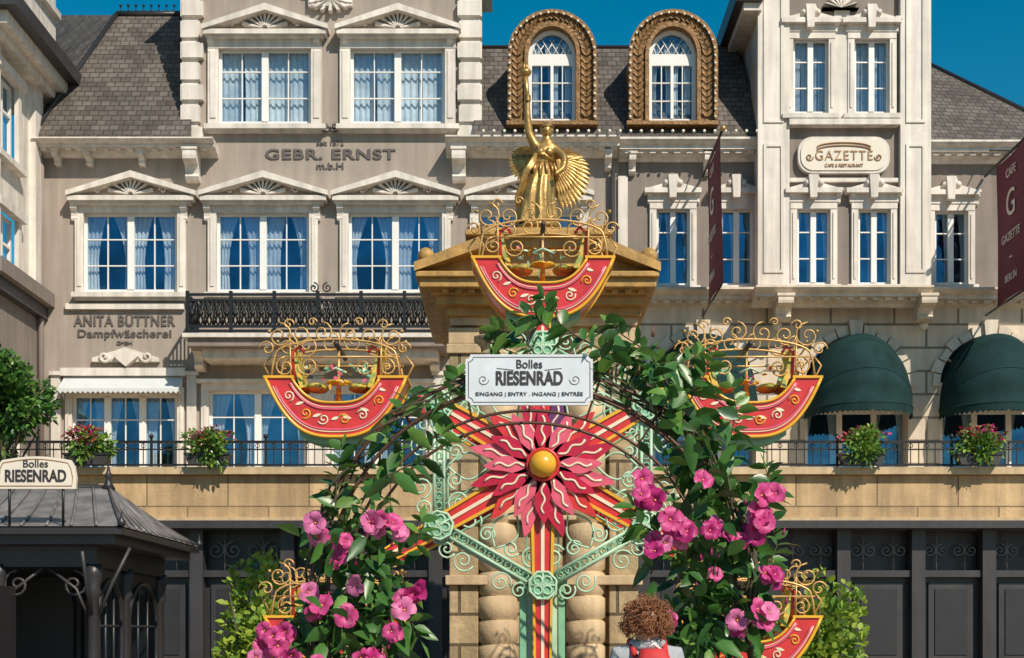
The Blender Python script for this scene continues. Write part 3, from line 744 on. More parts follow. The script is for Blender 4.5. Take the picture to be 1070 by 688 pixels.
b.prism([(X(434,e),Z(283,e)),(X(434,e),Z(276,e)),(X(500,e),Z(250,e)),(X(506,e),Z(258,e))],e-.06,e+.4,'ochre')
b.prism([(X(689,e),Z(283,e)),(X(689,e),Z(276,e)),(X(630,e),Z(250,e)),(X(624,e),Z(258,e))],e-.061,e+.4,'ochre')
b.box(X(496,e),X(632,e),e+.1,d+2.2,Z(256,e),Z(246,e),'ochre'); b.box(X(486,e),X(640,e),e-.02,d+2.3,Z(246,e)+.001,Z(240,e),'ochre'); b.box(X(492,e),X(634,e),e+.06,d+2.2,Z(240,e)+.001,Z(236,e),'ochre')
for x in (445,678): b.sph(P(x,268,d-.4),.10,'ochre',10,8)
o=b.build('masonry',pv)
bv=o.modifiers.new('bevel','BEVEL'); bv.width=.012; bv.segments=2; bv.limit_method='ANGLE'; bv.angle_limit=radians(50)
# ================================================================= SKIN HELPER
def skin(name,verts,edges,radii,m,parent,sub=2,matfn=None,mats=None,root=0):
    me=bpy.data.meshes.new(name); me.from_pydata([Vector(v) for v in verts],edges,[]); o=bpy.data.objects.new(name,me); col.objects.link(o)
    o.modifiers.new('skin','SKIN')
    if not me.skin_vertices:
        bm=bmesh.new(); bm.from_mesh(me); bm.verts.layers.skin.verify(); bm.to_mesh(me); bm.free()
    sv=me.skin_vertices[0].data
    for i,r in enumerate(radii):
        sv[i].radius=(r,r) if not isinstance(r,tuple) else r
    sv[root].use_root=True
    s_=o.modifiers.new('sub','SUBSURF'); s_.levels=sub; s_.render_levels=sub
    dg=bpy.context.evaluated_depsgraph_get(); ev=o.evaluated_get(dg); nm=bpy.data.meshes.new_from_object(ev)
    o.modifiers.clear(); o.data=nm; nm.materials.clear()
    for q in (mats or [m]): nm.materials.append(M[q])
    for p in nm.polygons:
        p.use_smooth=True
        if matfn: p.material_index=matfn(p.center)
    setpar(o,parent); return o
# ================================================================= STATUE
st=empty('winged_gold_statue',P(566,236,17.3)); d=17.35
def S(x,y,dy=0): return (X(x,d),d+dy,Z(y,d))
verts=[S(566,190),S(567,176),S(568,163),S(570,153),S(571,146),S(571,139),
 S(561,155),S(553,142,-.03),S(551,124,-.06),S(551,107,-.08),
 S(579,156),S(590,167,-.08),S(588,181,-.16),S(579,189,-.24)]
edges=[(0,1),(1,2),(2,3),(3,4),(4,5),(3,6),(6,7),(7,8),(8,9),(3,10),(10,11),(11,12),(12,13)]
rad=[.15,.11,.13,.10,.05,.05,.068,.056,.044,.030,.068,.052,.042,.027]
skin('figure_body',verts,edges,rad,'bronze',st)
b=B()
# torso shell with bodice folds
n=28; rows_=[(173,.112,.09),(169,.108,.088),(164,.128,.10),(160,.142,.112),(156,.14,.098),(153,.115,.075),(150,.055,.05),(147,.045,.045)]
vs=[];fs=[]
for r,(yy,rx,ry) in enumerate(rows_):
    for j in range(n):
        q=2*pi*j/n; f=1+.05*sin(7*q+r*.9); vs.append((X(568+(173-yy)*.12,d)+rx*f*cos(q),d+ry*f*sin(q),Z(yy,d)))
for r in range(len(rows_)-1):
    for j in range(n): fs.append((r*n+j,(r+1)*n+j,(r+1)*n+(j+1)%n,r*n+(j+1)%n))
b.add(vs,fs,'bronze',True)
for sg in (-1,1): b.sph(S(569+sg*4.6,161.5,-.085),.055,'bronze',10,8)
c=S(571.5,137.5); b.sph(c,.076,'bronze',16,12,(.84,.95,1.18)); 
b.sph((c[0],c[1]+.022,c[2]+.022),.084,'bronze',16,12,(.98,.92,1.02)); b.sph((c[0]+.01,c[1]+.11,c[2]+.01),.045,'bronze')
b.sph((c[0],c[1]-.075,c[2]-.012),.014,'bronze',8,6,(.8,1,1.7)); b.sph((c[0],c[1]-.068,c[2]-.046),.014,'bronze',6,4,(1.5,.8,.5))
for sg in (-1,1): b.sph((c[0]+sg*.027,c[1]-.066,c[2]+.012),.010,'bronze',6,4)
b.tube([(c[0]+.078*cos(q*pi/8),c[1]+.01+.08*sin(q*pi/8),c[2]+.050) for q in range(16)],.010,'bronze',5,closed=True)
zz=Z(236,d); vs=[];fs=[];n=64;rows=20
for r in range(rows+1):
    t_=r/rows; z=Z(171,d)-(Z(171,d)-zz)*t_
    rx=(.115+.075*sin(min(t_*1.8,1)*pi/2)+.055*t_*t_); ry=rx*.8
    cx=X(567.5,d)-.035*sin(t_*3.0)-.03*t_
    for j in range(n):
        q=2*pi*j/n; f=1+(.03+.16*t_)*sin(6*q+3.2*t_)*(.7+.3*sin(2*q))+.07*t_*sin(15*q-2*t_)
        vs.append((cx+rx*f*cos(q)-.04*t_,d+ry*f*sin(q)-.05*sin(t_*pi)*(1 if sin(q)<0 and cos(q)>0 else .3),z))
for r in range(rows):
    for j in range(n): fs.append((r*n+j,(r+1)*n+j,(r+1)*n+(j+1)%n,r*n+(j+1)%n))
b.add(vs,fs,'bronze',True)
b.tube([(X(567.5,d)+.12*cos(q*pi/8),d+.10*sin(q*pi/8),Z(171,d)) for q in range(16)],.016,'bronze',5,closed=True)
for i in range(14):
    q=2*pi*i/14; p=Vector(S(567.5,171))+Vector((.115*cos(q),.095*sin(q),0)); b.tube([p,p+Vector((.055*cos(q),.05*sin(q),-.09)),p+Vector((.07*cos(q),.07*sin(q),-.17-.03*sin(i*2)))],.026,'bronze',5,r1=.014)
for i in range(5):
    b.tube([S(560,172-i*2,-.1),S(552-i,182,-.12),S(547-i*2,196+i*3,-.05),S(545-i,214+i*3,0)],.03,'bronze',6,r1=.010)
for i in range(4): b.tube([S(561,156,-.09),S(566+i,165,-.125),S(576+i,172,-.09)],.016,'bronze',5)
b.tube([S(552,112,-.08),S(549,84,-.1)],.02,'bronze',8,r1=.034); b.lathe(S(549,84,-.1),[(.034,0),(.07,.04),(.075,.07),(.05,.08)],'bronze',12)
for i in range(6):
    a=i*pi/3; q=S(549,78,-.1); b.tube([q,(q[0]+.04*cos(a),q[1]+.04*sin(a),q[2]+.03),(q[0]+.01*cos(a),q[1]+.01*sin(a),q[2]+.12)],.024,'bronze',6,r1=.004)
q=S(551,106,-.085)
for i in range(5): b.tube([(q[0]-.03,q[1]-.02,q[2]-.03+.015*i),(q[0]+.01,q[1]-.04,q[2]-.03+.015*i),(q[0]+.035,q[1]-.005,q[2]-.03+.015*i)],.009,'bronze',5)
# feathered wings: three overlapping rows on a solid shell
def wing(root,outer,y):
    pr=Vector(S(*root,y)); m=len(outer)
    pts=[Vector(S(ex,ey,y+.05)) for ex,ey in outer]
    # shell
    b.add([pr+Vector((0,.02,0))]+[pr.lerp(p,.88)+Vector((0,.03,0)) for p in pts],[(0,i+1,i+2) for i in range(m-1)],'bronze')
    for lv,(ln,wd,oy) in enumerate(((1.,.11,0),(.72,.085,-.025),(.46,.07,-.045))):
        N_=(m-1)*2+1
        for i in range(N_):
            u=i/2; j=min(int(u),m-2); p=pts[j].lerp(pts[j+1],u-j); dv=p-pr
            st_=pr+dv*(.28 if lv==0 else .1)+Vector((0,oy,0)); L_=dv.length*(ln-(.28 if lv==0 else .1))
            b.leaf(st_,dv,Vector((dv.z,0,-dv.x)),L_*1.04,wd,'bronze',0,.28)
    b.tube([pr,pr.lerp(pts[0],.5)+Vector((0,-.05,.02)),pts[0]],.03,'bronze',6,r1=.012)
wing((573,160),[(590,153),(600,154),(609,159),(615,167),(617,177),(616,188),(612,198),(606,207),(598,213),(589,214)],.13)
wing((563,160),[(552,150),(543,149),(536,153),(532,160),(532,168),(535,176),(541,182),(549,185)],.15)
b.lathe((X(563,d),d,Z(241,d)),[(.26,0),(.27,.03),(.24,.05),(.22,.08)],'bronze',20)
o=b.build('robe_wings_and_torch',st)
# ================================================================= FERRIS WHEEL
fw=empty('ferris_wheel',(X(567,13.6),13.6,0)); dw=13.3; k=dw/F; wx,wz=X(567,dw),Z(487,dw)
def wheel(y,front=True):
    b=B(); ornate=front
    for i in range(6):
        a=radians(30+60*i); c,s_=cos(a),sin(a); E_=(150 if s_>.3 else 186)
        if s_<-.9: E_=240
        def q(r,w): return (wx+(c*r-s_*w)*k,wz+(s_*r+c*w)*k)
        b.prism([q(14,10),q(90,8.5),q(E_,6.5),q(E_,-6.5),q(90,-8.5),q(14,-10)],y,y+.07,'red')
        b.prism([q(14,2),q(E_-4,1.6),q(E_-4,-1.6),q(14,-2)],y-.012,y-.001,'creamw')
        for sg in (-1,1):
            b.prism([q(14,10*sg),q(90,8.5*sg),q(E_,6.5*sg),q(E_,8.5*sg),q(90,11.5*sg),q(14,13.5*sg)],y-.02,y+.06,'yel')
        if not front: b.tube([(q(E_-5,0)[0],y+.04,q(E_-5,0)[1]),(q(246,0)[0],y+.04,q(246,0)[1])],.022,'mint',6)
        def h(u,v): return q(125+u,v)
        O=[h(15*cos(t*pi/4+pi/8),15*sin(t*pi/4+pi/8)) for t in range(8)]
        b.prism(O,y-.05,y-.022,'mint')
        b.tube([(p[0],y-.055,p[1]) for p in O],.014,'mintl',5,closed=True)
        for t in range(4):
            a2=t*pi/2+pi/4; p=h(7*cos(a2),7*sin(a2)); b.tube([(p[0]+.04*cos(u*pi/4),y-.06,p[1]+.04*sin(u*pi/4)) for u in range(8)],.010,'mintl',4,closed=True)
        b.tube([(h(-13,0)[0],y-.06,h(-13,0)[1]),(h(13,0)[0],y-.06,h(13,0)[1])],.010,'mintl',4); b.tube([(h(0,-13)[0],y-.06,h(0,-13)[1]),(h(0,13)[0],y-.06,h(0,13)[1])],.010,'mintl',4)
        a3=a+radians(60); p0=Vector(q(125,0)); p1=Vector((wx+cos(a3)*125*k,wz+sin(a3)*125*k)); t_=(p1-p0).normalized()
        mid=(p0+p1)/2; out=(mid-Vector((wx,wz))).normalized()
        for off in (-5,5):
            o_=out*off*k; b.tube([(p0.x+o_.x+t_.x*.14,y,p0.y+o_.y+t_.y*.14),(p1.x+o_.x-t_.x*.14,y,p1.y+o_.y-t_.y*.14)],.017,'mintl',5)
        n=9
        for j in range(n):
            u=.14+((p1-p0).length-.28)*(j+.5)/n; cc=p0+t_*u; b.tube([(cc.x+.033*cos(v*pi/3),y,cc.y+.033*sin(v*pi/3)) for v in range(6)],.008,'mint',4,closed=True)
        if ornate:
            L=(p1-p0).length
            for f_,rr_ in ((.2,13),(.38,9),(.62,9),(.8,13)):
                cc=p0+t_*L*f_-out*(8+rr_)*k; ta=atan2(t_.y,t_.x)
                b.tube(spiral(cc,rr_*k,ta,1.7,1 if f_<.5 else -1,y+.01,22),.011,'mintl',5)
            m0=mid-out*9*k; m1=mid-out*52*k
            for sg in (-1,1):
                pts=[]
                for j in range(15):
                    u=j/14; pts.append((m0.x+(m1.x-m0.x)*u+t_.x*sg*14*k*sin(u*pi),y+.01,m0.y+(m1.y-m0.y)*u+t_.y*sg*14*k*sin(u*pi)))
                b.tube(pts,.011,'mintl',5)
                sscroll(b,(p0+t_*.2-out*.05) if sg<0 else (p1-t_*.2-out*.05),(m1+t_*sg*.12),y+.015,.055,'mint',.010,sg)
            for f_,rr_ in ((.15,10),(.32,12),(.68,12),(.85,10)):
                cc=p0+t_*L*f_+out*(7+rr_)*k
                b.tube(spiral(cc,rr_*k,atan2(t_.y,t_.x),1.7,-1 if f_<.5 else 1,y+.01,22),.010,'mintl',5)
    return b
b=wheel(dw)
for ring_,(num,L,w,ph) in enumerate(((12,78,9.5,15),(12,62,8.5,0))):
    for i in range(num):
        a=radians(ph+360*i/num); yy=dw-.06-.035*ring_; cs,sn=cos(a),sin(a)
        def q(r,w_): return (wx+(cs*r-sn*w_)*k,wz+(sn*r+cs*w_)*k)
        A=[];C=[];Wl=[]
        for j in range(17):
            u=j/16; r=14+(L-14)*u; wob=1.3*sin(u*8.5); ww=w*max(0,sin(pi*(.22+.78*u)))**.75 if u<1 else 0
            A.append(q(r,wob+ww)); C.append(q(r,wob-ww)); Wl.append((*q(r*.96,1.9*sin(u*16)),))
        mm=['crim','pinkp'][ (i+ring_)%2] if ring_ else ['crim','red','pur' if i in (2,3) else 'pinkp'][i%3]
        b.strip(A,C,yy,yy+.03,mm)
        b.tube([(p[0],yy-.004,p[1]) for p in Wl[2:14]],.012,'creamw',4)
b.sph((wx,dw-.13,wz),14*k,'yel',20,14)
b.tube([(wx+16*k*cos(i*pi/12),dw-.11,wz+16*k*sin(i*pi/12)) for i in range(24)],.018,'red',6,closed=True)
b.build('front_rim_and_star',fw)
b=wheel(dw+.8,False); b.build('back_rim',fw)
b=B(); b.tube([(wx,dw-.1,wz),(wx,dw+1.2,wz)],.07,'dark2',12)
for yy in (dw-.02+.10,dw+1.05):
    b.box(wx-.21,wx-.15,yy,yy+.1,0,Z(606,dw),'mint'); b.box(wx+.15,wx+.21,yy,yy+.1,0,Z(606,dw),'mint')
    b.box(wx-.15,wx-.09,yy+.02,yy+.08,0,Z(606,dw),'mintl'); b.box(wx+.09,wx+.15,yy+.02,yy+.08,0,Z(606,dw),'mintl')
    b.box(wx-.07,wx+.07,yy+.03,yy+.075,0,Z(497,dw),'red')
    b.box(wx-.23,wx+.23,yy-.02,yy+.12,Z(610,dw),Z(602,dw),'mint')
b.box(wx-1.6,wx+1.6,dw-.2,dw+1.3,.0,.12,'red')
b.build('supports',fw)
def gondola(px,py,nm):
    d=dw+.36; k=d/F; cx,cz=X(px,d),Z(py,d); e=empty(nm,(cx,d,cz)); hw_=.24
    b=B(); n=32
    O=[];I=[]
    for i in range(n+1):
        u=-1+2*i/n; s_=1 if u>0 else -1
        O.append((cx+k*s_*72*abs(u)**.9,cz-k*(36+60*(1-abs(u)**2.6)) )); I.append((cx+k*s_*(45*abs(u)**.95),cz-k*(36+25*(1-abs(u)**3))))
    b.strip(O,I,d-hw_,d+hw_,'red')
    for yy in (d-hw_-.006,d+hw_+.006):
        b.tube([(p[0],yy,p[1]) for p in O],.018,'yel',5); b.tube([(p[0],yy,p[1]) for p in I],.014,'yel',5)
        for ff,mm,rr_ in ((.80,'pinkp',.013),(.86,'creamw',.006),(.2,'pinkp',.012),(.14,'creamw',.005)):
            Mi=[((O[i][0]*ff+I[i][0]*(1-ff)),(O[i][1]*ff+I[i][1]*(1-ff))) for i in range(n+1)]
            b.tube([(p[0],yy,p[1]) for p in Mi[1:-1]],rr_,mm,4)
        for i in range(3,n-2,5):
            c=((O[i][0]*.5+I[i][0]*.5),(O[i][1]*.5+I[i][1]*.5)); g_=1 if i<n/2 else -1
            b.tube(spiral(c,.055,U(0,6),1.4,g_,yy,14),.008,'creamw' if i%2 else 'yel',4)
            j=min(n,i+2); c2=((O[j][0]*.5+I[j][0]*.5),(O[j][1]*.5+I[j][1]*.5)); b.leaf((c2[0],yy-.002 if yy<d else yy+.002,c2[1]),(g_,0,.3),(0,0,1),.09,.03,'creamw',0,0)
    for sg in (-1,1): b.box(cx+sg*43*k,cx+sg*74*k,d-hw_-.02,d+hw_+.02,cz-36*k,cz-33.5*k,'yel')
    b.strip([(p[0],p[1]-.06) for p in O[8:-8]],[(p[0],p[1]-.003) for p in O[8:-8]],d-hw_*.6,d+hw_*.6,'mint')
    b.build('boat_hull',e)
    b=B()
    # two facing seats with scalloped backs and a small centre table
    for sg in (-1,1):
        bx=cx+sg*34*k
        A=[(bx-sg*.02+sg*.10*j/8,cz-k*44+k*36*j/8) for j in range(9)]; C=[(p[0]+sg*.05,p[1]-.01) for p in A]
        b.strip(A,C,d-hw_*.8,d+hw_*.8,'floral')
        for j in range(5): b.sph((A[-1][0]+sg*.02,d-hw_*.64+hw_*.32*j,A[-1][1]),.045,'yel' if j%2 else 'floral',10,6)
        b.sph((cx+sg*22*k,d,cz-42*k),.10,'floral',12,8,(1.1,1.8,.45))
        b.tube([(A[-1][0],d-hw_*.82,A[0][1]),(A[-1][0]+sg*.02,d-hw_*.82,A[-1][1]),(A[-1][0]-sg*.05,d-hw_*.82,A[-1][1]+.05),(A[-1][0]-sg*.09,d-hw_*.82,A[-1][1]-.01)],.016,'red',6)
    b.lathe((cx,d,cz-56*k),[(.03,0),(.02,.15),(.12,.17),(.12,.19)],'yel',14)
    b.tube([(cx-.10,d-hw_*.9,cz-30*k),(cx,d-hw_*.9,cz-25*k),(cx+.10,d-hw_*.9,cz-30*k)],.012,'mintl',5)
    for i in range(26): b.leaf((cx+U(-.3,.3),d-hw_*.95,cz-k*U(22,44)),rnd_unit(),rnd_unit(),.06,.035,random.choice(['mint','pinkp','yel','mintl']),0)
    b.build('seats',e)
    b=B(); m='scroll'
    for fi,yy in enumerate((d-hw_,d+hw_)):
        T=[(cx+k*62*cos(pi-pi*i/16),yy,cz-k*(-2)+k*(-14+16*sin(pi*i/16))) for i in range(17)]
        b.tube([(cx-66*k,yy,cz-34*k),(cx-64*k,yy,cz-20*k)]+T+[(cx+64*k,yy,cz-20*k),(cx+66*k,yy,cz-34*k)],.011,m,5)
        b.tube([(cx-66*k,yy,cz-14*k),(cx+66*k,yy,cz-14*k)],.009,m,5)
        sc=((58,7,13,pi/2,1.5),(36,8,12,0,1.5),(13,11,11,pi/2,1.5),(70,-6,8,0,1.3),(52,-24,10,pi/2,1.6),(28,-24,10,0,1.6),(48,19,6,pi,1.2),(24,22,5,pi,1.2))
        for sg in (-1,1):
            for (u,v,r,a0,tn) in (sc if fi==0 else sc[:3]):
                b.tube(spiral((cx+sg*(u+U(-1,1))*k,cz+(v+U(-1,1))*k),r*k*U(.9,1.1),a0 if sg>0 else pi-a0,tn,sg*(1 if int(u)%4 else -1),yy+.004*sg,18),.0085,m,4)
            for u in (46,): b.tube([(cx+sg*u*k,yy,cz-34*k),(cx+sg*u*k*1.02,yy,cz+4*k)],.009,m,4)
            b.sph((cx+sg*68*k,yy,cz+12*k),.02,'gold',8,6)
    for sg in (-1,1):
        for v in (-14,2): b.tube([(cx+sg*64*k,d-hw_,cz+v*k),(cx+sg*64*k,d+hw_,cz+v*k)],.01,m,4)
        b.tube([(cx+sg*70*k,d,cz-34*k),(cx+sg*78*k,d,cz-18*k),(cx+sg*70*k,d,cz-8*k)],.01,m,5)
    b.tube([(cx,d,cz-56*k),(cx,d,cz+2*k)],.014,m,5)
    b.tube([(cx,d-hw_,cz),(cx,dw+.9,cz)],.024,'dark2',8)
    b.build('scroll_cage',e)
    setpar(e,fw)
for i in range(6):
    a=radians(30+60*i); gondola(567+246*cos(a),487-246*sin(a),'gondola')
# ================================================================= TRELLIS ARCH
tr=empty('arched_trellis',(.14,10.6,0)); b=B(); xc,zc,Rr=.14,1.9,1.53
def archline(y,r):
    return [(xc-r,y,0)]+[(xc-r,y,zc*j/4) for j in (1,2,3)]+[(xc-r*cos(pi*i/40),y,zc+r*sin(pi*i/40)) for i in range(41)]+[(xc+r,y,zc*j/4) for j in (3,2,1)]+[(xc+r,y,0)]
for y,r in ((10,Rr),(10,Rr-.11),(10.75,Rr),(11.9,Rr),(11.9,Rr-.1)):
    b.tube(archline(y,r),.014,'rust',6)
for i in range(0,41,4):
    a=pi*i/40; p=(xc-Rr*cos(a),zc+Rr*sin(a)); b.tube([(p[0],10,p[1]),(p[0],11.9,p[1])],.009,'rust',5)
    q=(xc-(Rr-.11)*cos(a),zc+(Rr-.11)*sin(a)); b.tube([(p[0],10,p[1]),(q[0],10,q[1])],.009,'rust',5)
for i in range(8):
    z=.2+.22*i
    for sg in (-1,1):
        b.tube([(xc+sg*Rr,10,z),(xc+sg*Rr,11.9,z)],.008,'rust',5); b.tube([(xc+sg*Rr,10,z),(xc+sg*(Rr-.11),10,z)],.008,'rust',5)
b.build('iron_hoops',tr)
sg_=empty('entrance_sign',P(553,397,9.8)); b=B(); d=9.85
def signshape(cx,cy,w,h,c):
    hw,hh=w/2,h/2; o=[]
    for sx,sy in ((1,-1),(-1,-1),(-1,1),(1,1)):
        ccx,ccy=cx+sx*hw,cy+sy*hh
        for i in range(6):
            a=radians({(1,-1):270-90*i/5,(-1,-1):360-90*i/5,(-1,1):90-90*i/5,(1,1):180-90*i/5}[(sx,sy)])
            o.append((ccx+c*cos(a),ccy-c*sin(a)))
    return o
b.pprism(signshape(553,397,133,53,5),d,.0,'sign',back=.03)
O=signshape(553,397,127,47,5)
b.tube([P(a,c,d-.001) for a,c in O],.003,'letter',4,closed=True)
b.tube([P(500,371,d+.02),P(500,380,d+.02)],.008,'iron'); b.tube([P(606,371,d+.02),P(606,380,d+.02)],.008,'iron')
b.build('board',sg_)
text('lettering_bolles','Bolles',553,381,d-.004,9,'ink',sg_,27,.002,off=.008)
text('lettering_riesenrad','RIESENRAD',553,396,d-.004,15,'ink',sg_,70,.002,off=.03)
text('lettering_eingang','EINGANG | ENTRY . INGANG | ENTRÉE',553,412,d-.004,6,'ink',sg_,112,.002)
b=B()
for sgn in (-1,1):
    b.tube([P(553+sgn*16,387,d-.003),P(553+sgn*34,385,d-.003)],.002,'ink',4)
    b.tube(spiral((X(553+sgn*48,d),Z(397,d)),.04,0 if sgn<0 else pi,1.4,sgn,d-.003),.002,'ink',4)
b.build('rules',sg_)
# ================================================================= VINE
def flower(b,p,nrm,r,m):
    nrm=Vector(nrm).normalized(); a=nrm.orthogonal().normalized(); c=nrm.cross(a); ph=U(0,6)
    for i in range(5):
        q=ph+2*pi*i/5; dr=a*cos(q)+c*sin(q); sd=-a*sin(q)+c*cos(q); vs=[]; tw_=U(-.15,.15); cup=U(-.25,.15)
        for t_,w,h in ((.08,.08,-.35),(.3,.24,-.05),(.6,.46,.10),(.88,.50,.10+cup*.4),(1.08,.20,cup)):
            base=Vector(p)+dr*r*t_+nrm*r*h; ru=.10*sin(t_*7+i)
            vs+=[base-sd*r*w+nrm*r*(.10*w+ru-tw_*w),base-nrm*r*.02,base+sd*r*w*1.1+nrm*r*(.22*w-ru+tw_*w)]
        b.add(vs,[f for j in range(4) for f in ((j*3,j*3+1,j*3+4,j*3+3),(j*3+1,j*3+2,j*3+5,j*3+4))],m,True)
    b.sph(Vector(p)-nrm*r*.18,r*.10,'yel',6,4); b.tube([Vector(p)-nrm*r*.2,Vector(p)-nrm*r*.7,Vector(p)-nrm*r*1.1+Vector((0,0,-r*.2))],r*.12,'pk2',6,r1=r*.05)
vn=empty('flowering_vine',(.14,10.4,0)); b=B()
clus=[(345,668,34,26,70),(395,655,26,30,55),(372,618,34,30,74),(350,575,24,28,40),(386,565,24,28,36),(355,528,18,24,22),(400,508,22,22,20),(385,480,20,18,10),(420,462,22,20,14),(440,432,20,14,7),(465,410,20,10,6),(412,612,18,22,18),(325,650,18,26,20),
 (740,668,40,26,100),(735,620,34,34,88),(770,605,24,34,42),(750,560,32,30,66),(765,522,24,26,36),(735,512,26,28,48),(735,475,28,24,50),(715,440,24,22,42),(698,412,24,18,32),(678,387,24,14,28),(650,366,20,12,16),(620,352,16,8,7),(768,455,12,18,9),(712,650,18,28,28),(788,650,18,28,24),(718,585,16,20,16)]
gm=['g1','g2','g2','g2','g3','g1']
for (x,y,rx,ry,n) in clus:
    for i in range(n):
        px=random.gauss(x,rx*.6); py=random.gauss(y,ry*.62); d=10.1+random.gauss(0,.18)
        p=Vector(P(px,py,d)); L=U(.11,.22)
        dr=Vector((U(-1,1),U(-1.0,.3),U(-.9,.8))); b.leaf(p,dr,rnd_unit()+Vector((.6,0,0)),L,L*U(.42,.6),M[random.choice(gm)],U(.1,.45),.14)
sprigs=[[(700,405),(680,370),(650,350),(640,340)],[(640,372),(600,350),(575,330),(568,312)],[(575,345),(560,330),(548,328)],[(760,470),(770,430),(765,405)],[(720,420),(735,395),(742,372)],[(690,380),(715,380),(730,370)],[(440,440),(470,415),(478,395)],[(400,470),(420,440),(425,420)],[(400,500),(440,480),(462,455)],[(350,540),(352,500),(358,470)],[(790,540),(808,515),(800,490)],[(690,560),(670,548),(662,530)],[(410,580),(435,570),(440,545)],[(330,620),(310,640),(300,665)],[(800,600),(812,570),(806,545)],[(680,600),(690,570),(700,540)],[(410,640),(430,650),(440,670)],[(725,540),(700,500),(690,470)],[(660,372),(640,385),(622,382)],[(500,352),(520,362),(545,372)],[(560,372),(545,350),(520,345)]]
for sp in sprigs:
    d=10.0+U(-.15,.2); pts=[Vector(P(x,y,d+.03*i)) for i,(x,y) in enumerate(sp)]; fine=[]
    for i in range(len(pts)-1):
        for j in range(4): fine.append(pts[i].lerp(pts[i+1],j/4))
    fine.append(pts[-1]); b.tube(fine,.007,'stem',5,r1=.003)
    for i in range(1,len(fine)):
        t_=(fine[i]-fine[i-1]).normalized()
        for s_ in (-1,1):
            L=U(.13,.22)*(1-.3*i/len(fine)); n_=Vector((-t_.z,0,t_.x))*s_
            if R()<.72: b.leaf(fine[i],n_+t_*.7+Vector((0,U(-.6,.3),0)),rnd_unit(),L,L*.5,M[random.choice(['g2','g3','g2','g1'])],.25)
    b.leaf(fine[-1],t_,rnd_unit(),.14,.06,M['g3'],.1)
for k_ in range(7):
    ph=U(0,6); pts=[]
    rng=range(0,22) if k_<3 else range(40,17,-1)
    side=-1 if k_<3 else 1
    for z in (0,.4,.8,1.2,1.6): pts.append((xc+side*Rr+.05*sin(z*6+ph),10+.07*cos(z*6+ph),z))
    for i in rng:
        a=pi*i/40; rr_=Rr+.05*sin(i*.8+ph); pts.append((xc-rr_*cos(a),10+.06*cos(i*.8+ph),zc+rr_*sin(a)))
    b.tube(pts,.013,'stem',5,r1=.005)
b.build('leaves_and_stems',vn)
b=B()
fl=[(400,550,7,22,11),(364,574,4,12,10),(333,558,3,7,12),(430,628,4,10,10),(330,628,3,8,14),(288,658,5,14,11),(280,680,5,15,8),(318,690,4,16,5),(385,690,3,12,4),(675,512,5,10,13),(706,553,7,15,11),(688,570,3,10,7),(748,554,4,8,11),(777,556,7,15,10),(798,540,4,11,10),(803,522,3,8,8),(807,613,4,7,16),(800,645,4,9,9),(745,600,1,3,3),(356,640,2,6,4),(372,612,1,3,3),(765,650,2,7,7),(735,500,1,3,3),(695,655,2,5,8),(410,665,2,6,8)]
for x,y,n,sx,sy in fl:
    for i in range(n):
        p=P(x+U(-sx,sx),y+U(-sy,sy),9.76+U(-.08,.08)); flower(b,p,(U(-.8,.8),-1,U(-.5,.7)),U(.052,.084),random.choice([M['pk'],M['pk'],M['pk2'],M['pk3']]))
for i in range(36):
    x,y,n,sx,sy=random.choice(fl); p=Vector(P(x+U(-25,25),y+U(-22,22),9.8)); b.tube([p,p+Vector((U(-.02,.02),0,.05))],.012,'pk3',5,r1=.003)
for x,y in ((667,393),(682,352)):
    p=Vector(P(x,y,9.85)); b.tube([p,p+Vector((.01,0,.08))],.012,'g6',5,r1=.004)
b.build('pink_blooms',vn)
# ================================================================= SHRUBS / TREE
def shrub(x,y,d,rx,n):
    b=B(); cx=X(x,d); zt=Z(y,d)
    for i in range(7):
        a=U(0,6); b.tube([(cx+.1*cos(a),d+.1*sin(a),0),(cx+.25*cos(a)*rx,d+.2*sin(a),zt*.4),(cx+.7*rx*cos(a),d+.35*sin(a),zt*.85)],.025,'stem',5,r1=.008)
    h=zt/2
    cloud(b,(cx,d,h+.06),(rx,.5,h),n,.10,[M[q] for q in('g4','g5','g3','g4','g5')],30,.33,.2,.6)
    b.build('garden_shrub')
shrub(272,584,14.9,.56,4200); shrub(850,590,14.9,.62,4400)
b=B(); d=21.; cx=X(4,d)
b.tube([(cx,d,0),(cx+.05,d,1.6),(cx-.02,d,3.2),(cx,d,4.4)],.11,'stem',8,r1=.05)
for i in range(9):
    a=i*2.4; b.tube([(cx,d,3.2+.12*i),(cx+.35*cos(a),d+.3*sin(a),3.8+.14*i),(cx+.65*cos(a),d+.5*sin(a),4.2+.14*i)],.03,'stem',5,r1=.008)
cloud(b,(cx,d,Z(424,d)),(.74,.7,.84),5400,.10,[M[q] for q in('g1','g2','g3','g2','g3')],34,.30,.2,.55)
b.build('small_tree')
